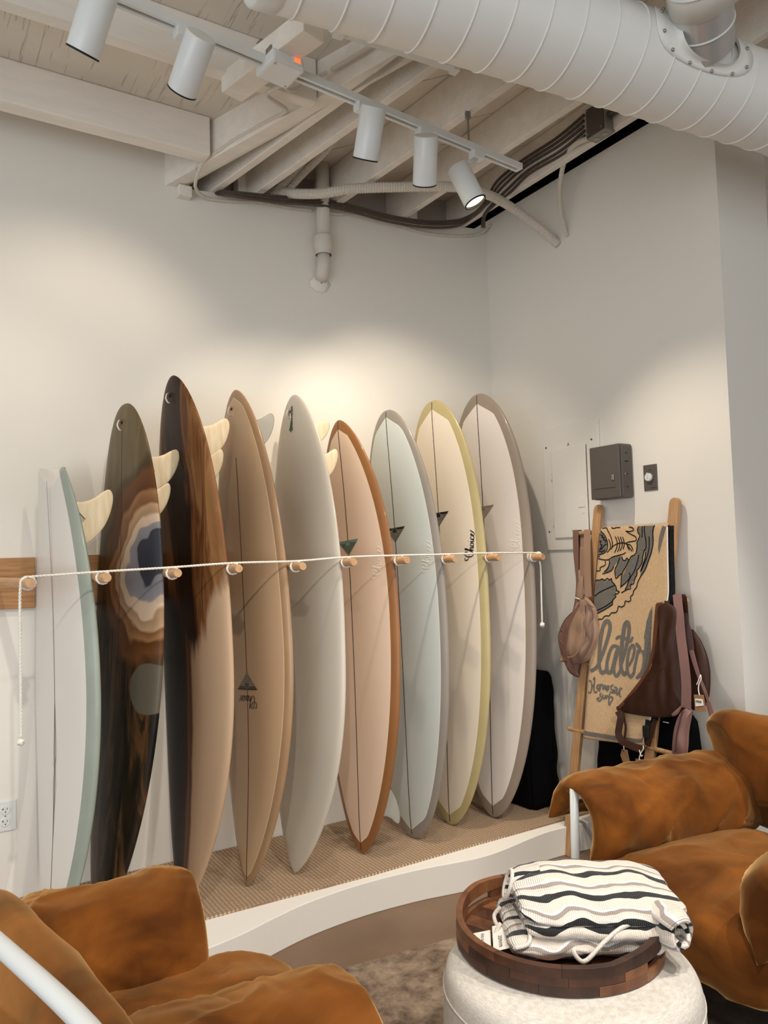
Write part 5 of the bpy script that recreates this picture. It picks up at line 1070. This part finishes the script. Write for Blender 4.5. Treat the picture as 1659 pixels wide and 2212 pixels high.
# ================================================================ armchairs
def fold_noise(p, seed, s=1.0):
    v = Vector((p.x*4.5*s+seed, p.y*4.5*s, p.z*4.5*s)); a = noise.noise(v)
    w1 = max(0, 1-abs(noise.noise(Vector((p.x*4*s+p.z*5*s+seed*2, p.y*5*s-p.z*3*s, seed))))*3.2)
    w2 = max(0, 1-abs(noise.noise(Vector((p.x*9*s-p.z*6*s+seed*3, p.y*6*s+p.z*7*s, seed+4))))*3.6)*max(0, .35+noise.noise(v*1.6))
    return .55*a+.50*w1**2-.55*w2**2
def superpad(c, h, e1, e2, seed, amp, ear=0.0, rot=None, crown=0.0, nu=56, nv=30, seam=0.0):
    """rounded cushion: h half-sizes (x,y,z); e1 plan roundness, e2 edge roundness"""
    rows = []; c = Vector(c)
    f = lambda w, m: math.copysign(abs(math.cos(w))**m, math.cos(w)); g = lambda w, m: math.copysign(abs(math.sin(w))**m, math.sin(w))
    for i in range(nv+1):
        ph = -math.pi/2+math.pi*i/nv; r = []
        for k in range(nu):
            th = 2*math.pi*k/nu; x = f(ph, e2)*f(th, e1); y = f(ph, e2)*g(th, e1); z = g(ph, e2)
            cr = (abs(x)*abs(y))**1.5; p = Vector((h[0]*x*(1+ear*cr), h[1]*y*(1+ear*cr), h[2]*z*(1-.25*ear*cr*4)+crown*(1-x*x)*(1-y*y)*(1 if z > 0 else 0)))
            n = Vector((x/h[0], y/h[1], z/h[2])).normalized(); d = amp*fold_noise(p+c, seed)
            if seam and abs(z) < .12: d -= seam*(1-abs(z)/.12)
            p = p+n*d; r.append(p)
        rows.append(r)
    m = MB(); m.grid([[c+(rot@p if rot else p) for p in r] for r in rows], wrap=True); return m
def arm_pad(side, yt, x0, x1, seed, zt=.60, inner_len=.215, splay=0.0, amp=.010):
    """cushion folded over the arm tube; side=+1 outwards is +y"""
    cl = [(-.095, zt-.235), (-.128, zt-.17), (-.132, zt-.10), (-.105, zt-.04), (-.052, zt-.002), (.008, zt+.008), (.064, zt-.014), (.098, zt-.065), (.112, zt-.125)]
    th = [.008, .058, .068, .060, .044, .038, .040, .036, .005]
    C = smoothpath([(a, b, t) for (a, b), t in zip(cl, th)], 8); n = len(C); NB = 72; rows = []
    for j in range(NB+1):
        b = -1+2*j/NB; e = max(0, 1-abs(b)**7)**.5; x = (x0+x1)/2+(x1-x0)/2*b; L = []; R_ = []
        pinch = abs(b)**10
        for i, q in enumerate(C):
            t = C[min(i+1, n-1)]-C[max(i-1, 0)]; t.z = 0; t.normalize(); nn = Vector((t.y, -t.x, 0))
            tk = max(.004, q.z*(.12+.88*e)); s = i/(n-1)
            xx = x+(x1-x0)*.5*.03*math.copysign(1, b)*pinch*(abs(s-.5)*2)**2*2
            for lst, sg in ((L, 1), (R_, -1)):
                o = q.x+nn.x*tk*sg*-1; z = q.y+nn.y*tk*sg*-1
                p = Vector((xx, yt+side*(o+splay*(x-x0)), z)); dd = amp*fold_noise(p*1.1, seed, 1.25)*e
                if abs(b) > .55: dd += .007*noise.noise(Vector((s*16+seed, b*2.2, seed)))*2*((abs(b)-.55)/.45)*e
                o2 = o+nn.x*dd*sg*-1; lst.append(Vector((xx, yt+side*(o2+splay*(x-x0)), z+nn.y*dd*sg*-1)))
        rows.append(L+R_[::-1])
    m = MB(); m.grid(rows, wrap=True, cap=True); return m
def armchair(loc, rz, label, seed, hw=.40, fx=.41, bx=-.34, back=None, btube=None, ys=None, fxs=None, zt=.60, seat=None):
    ys = ys or (-hw, hw); fxs = fxs or (fx, fx)
    t = thing('armchair', (0, 0, 0), label, 'armchair', 'rust velvet armchairs with white tube frames')
    V = M['velvet']; Wh = M['white']; r = .0155
    for s, y, fx in ((-1, ys[0], fxs[0]), (1, ys[1], fxs[1])):
        MB().tube([(fx+.018, y, 0), (fx, y, zt+.003)], r, 14).build('front_leg', Wh, t, smooth=True)
        MB().tube([(fx, y, zt-.025), (bx+.06, y, zt-.032), (bx-.03, y*.98, zt)], r*.8, 14).build('arm_tube', Wh, t, smooth=True)
        MB().tube([(bx, y*.9, 0), (bx-.05, y*.94, .40), (bx-.075, y*.95, .62)], r, 14).build('back_leg', Wh, t, smooth=True)
        MB().tube([(fx+.01, y, .20), (bx-.02, y*.92, .20)], r*.85, 12).build('side_rail', Wh, t, smooth=True)
    fx = max(fxs)
    MB().tube([(fx-.12, ys[0], .20), (fx-.12, ys[1], .20)], r*.85, 12).build('front_rail', Wh, t, smooth=True)
    bt = btube or [(bx-.02, hw*.97, .60), (bx-.075, hw*.88, .645), (bx-.085, hw*.5, .655), (bx-.085, -hw*.5, .655), (bx-.07, -hw*.86, .65), (bx+.03, -hw*.99, .62)]
    MB().tube(smoothpath(bt, 5), r, 14).build('back_tube', Wh, t, smooth=True)
    x0 = bx+.04; x1 = fx+.055
    yc = (ys[0]+ys[1])/2; yh = (ys[1]-ys[0])/2
    superpad(((x0+x1)/2, yc, .305), ((x1-x0)/2, yh-.035, .125), .42, .60, seed, .016, ear=.02, crown=.022, nu=110, nv=56, seam=.005).build('seat_cushion', V, t, smooth=True)
    R = Matrix.Rotation(math.radians(-74), 3, 'Y')
    bc, bh, bz = back or ((bx+.03, 0, .605), (.225, hw-.055, .088), 0)
    R = Matrix.Rotation(bz, 3, 'Z') @ R
    superpad(bc, bh, .40, .74, seed+3, .020, ear=.06, rot=R, nu=110, nv=56).build('back_cushion', V, t, smooth=True)
    arm_pad(1, ys[1], bx+.0, fxs[1]+.012, seed+5, zt=zt, amp=.020).build('arm_cushion', V, t, smooth=True)
    arm_pad(-1, ys[0], bx+.0, fxs[0]+.012, seed+7, zt=zt, amp=.020).build('arm_cushion', V, t, smooth=True)
    t.location = loc; t.rotation_euler = (0, 0, rz); return t
def loc_(p, c=(-2.43, -1.675), a=math.radians(-5)):
    x, y = p[0]-c[0], p[1]-c[1]; return (x*math.cos(a)+y*math.sin(a), -x*math.sin(a)+y*math.cos(a), p[2])
armchair((-2.43, -1.675, 0), math.radians(-5), 'rust velvet armchair with a white tube frame in the left foreground', 2.0, .335, .29, -.28,
         back=(loc_((-2.72, -1.86, .535)), (.215, .46, .062), math.radians(15)), ys=(-.335, .385), fxs=(.325, .15), zt=.572, btube=[loc_(p) for p in ((-2.86, -1.36, .70), (-2.85, -1.50, .78), (-2.77, -1.87, .80), (-2.69, -2.19, .80), (-2.64, -2.36, .77), (-2.55, -2.42, .68))])
armchair((-.538, -1.863, 0), math.radians(172), 'rust velvet armchair on the right in front of the bamboo ladder', 11.0, ys=(-.40, .475), back=((-.33, -.0, .605), (.225, .425, .088), 0))
# ================================================================ pouf, tray, throw
OC = Vector((-1.452, -1.925, 0)); OR = .325; OH = .405
pf = thing('pouf', tuple(OC), 'round cream linen pouf standing between the armchairs', 'pouf')
prof = [(.02, .002), (OR-.01, .003), (OR-.002, .02), (OR, .08), (OR+.003, .2), (OR, .30), (OR-.004, .352), (OR-.016, .384), (OR-.045, OH-.004), (OR-.09, OH), (OR*.5, OH+.004), (.001, OH+.005)]
pr_ = [(q.x, q.y) for q in smoothpath([(a, b, 0) for a, b in prof], 4)]
MB().lathe(pr_, OC, 96).build('pouf_body', M['linen'], pf, smooth=True)
sm = MB()
for rr, zz in ((OR-.0015, .338),): sm.tube([OC+Vector((rr*math.cos(a), rr*math.sin(a), zz+.0015*math.sin(9*a))) for a in [2*math.pi*k/96 for k in range(96)]], .0021, 6, closed=True)
sm.build('seam_piping', M['linen'], pf, smooth=True)
sp = thing('safety_pin', (-1.62, -2.06, .409), 'small silver safety pin on the pouf in front of the tray', 'pin')
E1 = Vector((.85, -.53, 0)).normalized(); E2 = Vector((.53, .85, 0)).normalized()
pc = Vector((-1.585, -2.015, .4105))
MB().tube(smoothpath([pc+E1*-.018+E2*.003, pc+E1*.012+E2*.001, pc+E1*.02-E2*.003, pc+E1*.012-E2*.006, pc+E1*-.016-E2*.002, pc+E1*-.021+E2*.0005, pc+E1*-.018+E2*.003], 5), .0011, 6).build('wire', M['screw'], sp, smooth=True)
MB().obox(pc+E1*.016-E2*.002, (.009, .008, .003), Matrix((E1, E2, Vector((0, 0, 1)))).transposed(), .001).build('clasp', M['screw'], sp)
# ---- tray
TC = Vector((-1.42, -1.855, OH+.006)); TRo = .270; TRi = .253
ty = thing('serving_tray', tuple(TC), 'round walnut serving tray with two cut-out handles on the pouf', 'tray')
def arcblock(r0, r1, z0, z1, a0, a1, n=8, dz=None):
    vs = []; fs = []
    for i in range(n+1):
        a = a0+(a1-a0)*i/n; u = Vector((math.cos(a), math.sin(a), 0)); e = dz(i/n) if dz else 0
        for r_, z in ((r0, z0), (r1, z0), (r1, z1+e), (r0, z1+e)): vs.append(TC+u*r_+Vector((0, 0, z)))
    for i in range(n):
        for k in range(4): fs.append((i*4+k, i*4+(k+1) % 4, (i+1)*4+(k+1) % 4, (i+1)*4+k))
    fs += [(0, 3, 2, 1), (n*4, n*4+1, n*4+2, n*4+3)]
    m = MB(); return m.add(vs, fs)
for i in range(9):
    x0 = -TRi+2*TRi*i/9; x1 = -TRi+2*TRi*(i+1)/9; poly = []
    for x in [x0+.0006+(x1-x0-.0012)*k/5 for k in range(6)]: poly.append((x, -math.sqrt(max(TRi**2-x*x, 1e-6))))
    for x in [x0+.0006+(x1-x0-.0012)*k/5 for k in range(6)][::-1]: poly.append((x, math.sqrt(max(TRi**2-x*x, 1e-6))))
    ca, sa = math.cos(.35), math.sin(.35)
    MB().prism([(TC.x+a*ca-b*sa, TC.y+a*sa+b*ca) for a, b in poly], TC.z+.0005, TC.z+.010).build('base_strip', M['walnut'][(i*7) % 4], ty)
HA = [math.radians(108), math.radians(291)]   # handle directions
def near(a, h): return abs((a-h+math.pi) % (2*math.pi)-math.pi)
G = .0010
for lay, (z0, z1, nseg, ph) in enumerate(((0.0, .0215, 12, .1), (.0216, .0435, 12, .36), (.0436, .066, 10, .2))):
    cuts = []
    a = ph
    for i in range(nseg): cuts.append((a+2*math.pi*i/nseg, a+2*math.pi*(i+1)/nseg))
    for i, (a0, a1) in enumerate(cuts):
        parts = [(a0, a1)]
        if lay == 1:
            for h in HA:
                new = []
                for p0, p1 in parts:
                    m0, m1 = h-.24, h+.24
                    for sh in (-2*math.pi, 0, 2*math.pi):
                        q0, q1 = m0+sh, m1+sh
                        if q0 < p1 and q1 > p0:
                            if q0-p0 > .03: new.append((p0, q0))
                            if p1-q1 > .03: new.append((q1, p1))
                            break
                    else: new.append((p0, p1))
                parts = new
        for p0, p1 in parts:
            dz = (lambda t, p0=p0, p1=p1: .014*max(max(0, 1-near(p0+(p1-p0)*t, h)/.62) for h in HA)**.6) if lay == 2 else None
            o = arcblock(TRi-.001*(lay == 2), TRo+.001*math.sin(i*5+lay), z0, z1, p0+G, p1-G, 8, dz).build('block', M['walnut'][(i*3+lay*2+(i*i) % 3) % 4], ty)
            bv = o.modifiers.new('bevel', 'BEVEL'); bv.width = .0008; bv.segments = 2; bv.limit_method = 'ANGLE'; bv.angle_limit = math.radians(50)
# ---- throw
def knit():
    m = bpy.data.materials.new('striped_knit'); m.use_nodes = True; nt = m.node_tree; b = nt.nodes['Principled BSDF']
    b.inputs['Roughness'].default_value = .95; b.inputs['Sheen Weight'].default_value = .3
    uv = nt.nodes.new('ShaderNodeUVMap'); uv.uv_map = 'UVMap'; sx = nt.nodes.new('ShaderNodeSeparateXYZ'); nt.links.new(uv.outputs[0], sx.inputs[0])
    w1 = mth(nt, 'MULTIPLY', mth(nt, 'SINE', mth(nt, 'MULTIPLY', sx.outputs[0], 38.0)), .06); w2 = mth(nt, 'MULTIPLY', mth(nt, 'SINE', mth(nt, 'ADD', mth(nt, 'MULTIPLY', sx.outputs[0], 53.0), mth(nt, 'MULTIPLY', sx.outputs[1], 11.0))), .04)
    v = mth(nt, 'ADD', mth(nt, 'ADD', mth(nt, 'MULTIPLY', sx.outputs[1], 11.5), w1), w2)
    # width modulation so the black stripes swell and thin
    n = nt.nodes.new('ShaderNodeTexNoise'); n.inputs['Scale'].default_value = 9; nt.links.new(uv.outputs[0], n.inputs[0]); v = mth(nt, 'ADD', v, mth(nt, 'MULTIPLY', mth(nt, 'SUBTRACT', n.outputs[0], .5), .6))
    f = mth(nt, 'FRACT', v)
    r = nt.nodes.new('ShaderNodeValToRGB'); r.color_ramp.interpolation = 'CONSTANT'; e = r.color_ramp.elements
    while len(e) > 1: e.remove(e[-1])
    e[0].position = 0; e[0].color = lin((238, 224, 208))
    for p, c in ((.16, (20, 19, 20)), (.37, (240, 230, 218)), (.52, (236, 222, 206)), (.62, (168, 154, 144)), (.74, (250, 248, 244)), (.81, (238, 224, 208))): x = e.new(p); x.color = lin(c)
    nt.links.new(f, r.inputs[0]); nt.links.new(r.outputs[0], b.inputs['Base Color'])
    wv = nt.nodes.new('ShaderNodeTexWave'); wv.bands_direction = 'X'; wv.inputs['Scale'].default_value = 60; wv.inputs['Distortion'].default_value = 2; nt.links.new(uv.outputs[0], wv.inputs[0])
    n2 = nt.nodes.new('ShaderNodeTexNoise'); n2.inputs['Scale'].default_value = 300; nt.links.new(uv.outputs[0], n2.inputs[0])
    bp = nt.nodes.new('ShaderNodeBump'); bp.inputs['Strength'].default_value = .6; bp.inputs['Distance'].default_value = .004
    nt.links.new(mth(nt, 'ADD', wv.outputs[1], n2.outputs[0]), bp.inputs['Height']); nt.links.new(bp.outputs[0], b.inputs['Normal']); return m
M['knit'] = knit(); M['knit_edge'] = mat('knit_edge', (228, 218, 206), .95, bump=.8, bscale=300)
TB0 = Vector((-1.365, -1.880, OH+.018))
def L3(a, b, z): return TB0+E1*a+E2*b+Vector((0, 0, z))
th = thing('throw_blanket', tuple(TB0), 'rumpled cream and black wavy striped knit throw heaped in the walnut tray', 'blanket')
def fold(path, halfs, th_, a0, a1, seed, amp, name, uvo=0.0, skew=0.0, taper=None, na=60):
    """closed loop profile in (b,z) swept along a, rumpled"""
    P = smoothpath([(b, z, 0) for b, z in path]+[(path[0][0], path[0][1], 0)], 7)[:-1]; n = len(P); ln = [0]
    for i in range(1, n): ln.append(ln[-1]+(P[i]-P[i-1]).length)
    c = sum(P, Vector())/n; rows = []; uv = []
    for j in range(na+1):
        s = j/na; a = a0+(a1-a0)*s; q = 2*s-1; e = max(0.0, 1-abs(q)**(taper or 5))**.5; e = .25+.75*e; r = []
        for i, p in enumerate(P):
            d = p-c; pp = c+Vector((d.x*(.72+.28*e), d.y*e, 0)); pp.y = min(pp.y, pp.y)
            nn = d.normalized(); w = amp*(noise.noise(Vector((a*9+seed, p.x*14, p.y*14)))+.7*noise.noise(Vector((a*22+p.x*20+seed, p.x*26, p.y*20+seed))))
            bb = pp.x+nn.x*w+skew*a; zz = pp.y+nn.y*w
            r.append(L3(a+.012*noise.noise(Vector((p.x*20, p.y*20, seed)))*abs(q), bb, max(zz, -.006)))
            uv.append((a, ln[i]+uvo))
        rows.append(r)
    m = MB(); m.grid(rows, wrap=True, cap=True); return m.build(name, M['knit'], th, smooth=True, uv=uv)
# bottom crumple, middle layer, top layer (draping to the front), rolled right end
fold([(-.150, .010), (-.165, .035), (-.13, .058), (-.02, .07), (.10, .06), (.145, .03), (.12, .004), (-.05, .0)], 0, 0, -.205, .195, 3.1, .016, 'lower_fold', .02)
fold([(-.135, .045), (-.160, .062), (-.140, .086), (-.02, .108), (.10, .10), (.15, .07), (.12, .045), (-.03, .045)], 0, 0, -.165, .225, 7.7, .010, 'middle_fold', .05, skew=-.05)
fold([(-.128, .075), (-.150, .092), (-.120, .118), (-.05, .142), (.03, .160), (.10, .150), (.145, .11), (.13, .08), (.0, .08)], 0, 0, -.172, .242, 12.4, .009, 'top_fold', .0, skew=-.06, taper=4)
def roll(c, ax, L, r, turns, name, seed):
    ax = Vector(ax).normalized(); X = Vector((0, 0, 1)); X = (X-ax*X.dot(ax)).normalized(); Y = ax.cross(X); rows = []; uv = []; n = 60
    for j in range(13):
        s = j/12-.5; row = []
        for i in range(n+1):
            f = i/n; a = f*turns*2*math.pi+.6; rr = r*(1-.68*f)*(1+.06*noise.noise(Vector((a, s*4, seed)))); bul = (1-abs(2*s)**4*.25)
            row.append(Vector(c)+ax*(L*s+.012*math.sin(a*1.3))+(X*math.sin(a)+Y*math.cos(a))*rr*bul); uv.append((f*.5+seed, s*L))
        rows.append(row)
    m = MB(); m.grid(rows); o = m.build(name, M['knit'], th, smooth=True, uv=[(v_, u_) for u_, v_ in uv], fix=False)
    so = o.modifiers.new('s', 'SOLIDIFY'); so.thickness = .010; so.offset = 0
roll(L3(.190, -.120, .074), E1*.25-E2*.95, .13, .054, 2.1, 'rolled_end', .3)
# open tube at the left end
rows = []; uv = []
for j in range(9):
    s = j/8
    for_ = []
    for k in range(40):
        a = 2*math.pi*k/40; rx = .030+.014*s; rz = .034+.010*s
        for_.append(L3(-.182+.075*s+.012*math.sin(a), .035+rx*math.cos(a)*1.0, .118+.004*s+rz*math.sin(a)))
        uv.append((s*.1, a*.05))
    rows.append(for_)
m = MB(); m.grid(rows, wrap=True); o = m.build('tube_fold', M['knit'], th, smooth=True, uv=uv, fix=False)
so = o.modifiers.new('s', 'SOLIDIFY'); so.thickness = .009; so.offset = -1
def edge(pts, r=.0055): MB().tube(smoothpath([L3(*p) for p in pts], 6), r, 8).build('bound_edge', M['knit_edge'], th, smooth=True)
edge([(-.182+.012*math.sin(a), .035+.031*math.cos(a), .118+.035*math.sin(a)) for a in [2*math.pi*k/16 for k in range(17)]])
edge([(-.150, .0, .092), (-.150, -.05, .085), (-.152, -.10, .07), (-.162, -.15, .052), (-.200, -.165, .047)])
edge([(-.200, -.165, .047), (-.19, -.12, .03), (-.172, -.09, .05), (-.155, -.07, .07)])
edge([(-.02, -.172, .038), (-.06, -.19, .052), (-.05, -.20, .034), (-.03, -.198, .032), (.02, -.175, .062), (.07, -.155, .085), (.13, -.14, .098)])
edge([(-.205, .03, .06), (-.225, .02, .04), (-.215, -.02, .03), (-.17, -.03, .05)])
edge([(-.215, -.03, .045), (-.235, -.05, .02), (-.22, -.07, .022), (-.17, -.06, .045)])
edge([(-.16, .02, .05), (-.19, -.04, .035), (-.215, -.10, .018)], .007)
# paper tags on the throw
def tagcard(c, ex, ey, w, h, txt, size, off):
    ex = Vector(ex).normalized(); ey = Vector(ey); ey = (ey-ex*ey.dot(ex)).normalized(); ez = ex.cross(ey)
    MB().obox(Vector(c), (w, h, .0012), Matrix((ex, ey, ez)).transposed(), .0004).build('paper_tag', M['card'], th)
    text_mb(txt, size, Vector(c)+ex*off[0]+ey*off[1], ex, ey, .0012).build('tag_lettering', M['ink'], th, fix=False)
tagcard((-1.622, -1.785, .436), -E2-E1*.12, E1+Vector((0, 0, .22)), .098, .046, 'EULU & ZEPHYR', .0112, (-.036, -.002))
tagcard((-1.590, -1.822, .452), -E2*.95-E1*.10-Vector((0, 0, .12)), E1+Vector((0, 0, .30)), .105, .042, 'ZEPHYR', .0135, (-.006, -.006))
# boucle chair just past the wall end
bc_ = thing('boucle_chair', (.95, -1.05, 0), 'beige boucle armchair edge beyond the wall end at far right', 'armchair')
superpad((1.12, -1.12, .44), (.30, .30, .075), .6, .8, 4, .012).build('seat_roll', M['boucle'], bc_, smooth=True)
superpad((1.14, -1.14, .26), (.26, .26, .12), .5, .5, 6, .006).build('chair_body', M['boucle'], bc_, smooth=True)
for a, b in ((-.18, -.18), (.18, -.18), (.18, .18), (-.18, .18)): MB().cyl((1.14+a, -1.14+b, 0), (1.14+a, -1.14+b, .17), .018, 12).build('leg', M['black'], bc_)
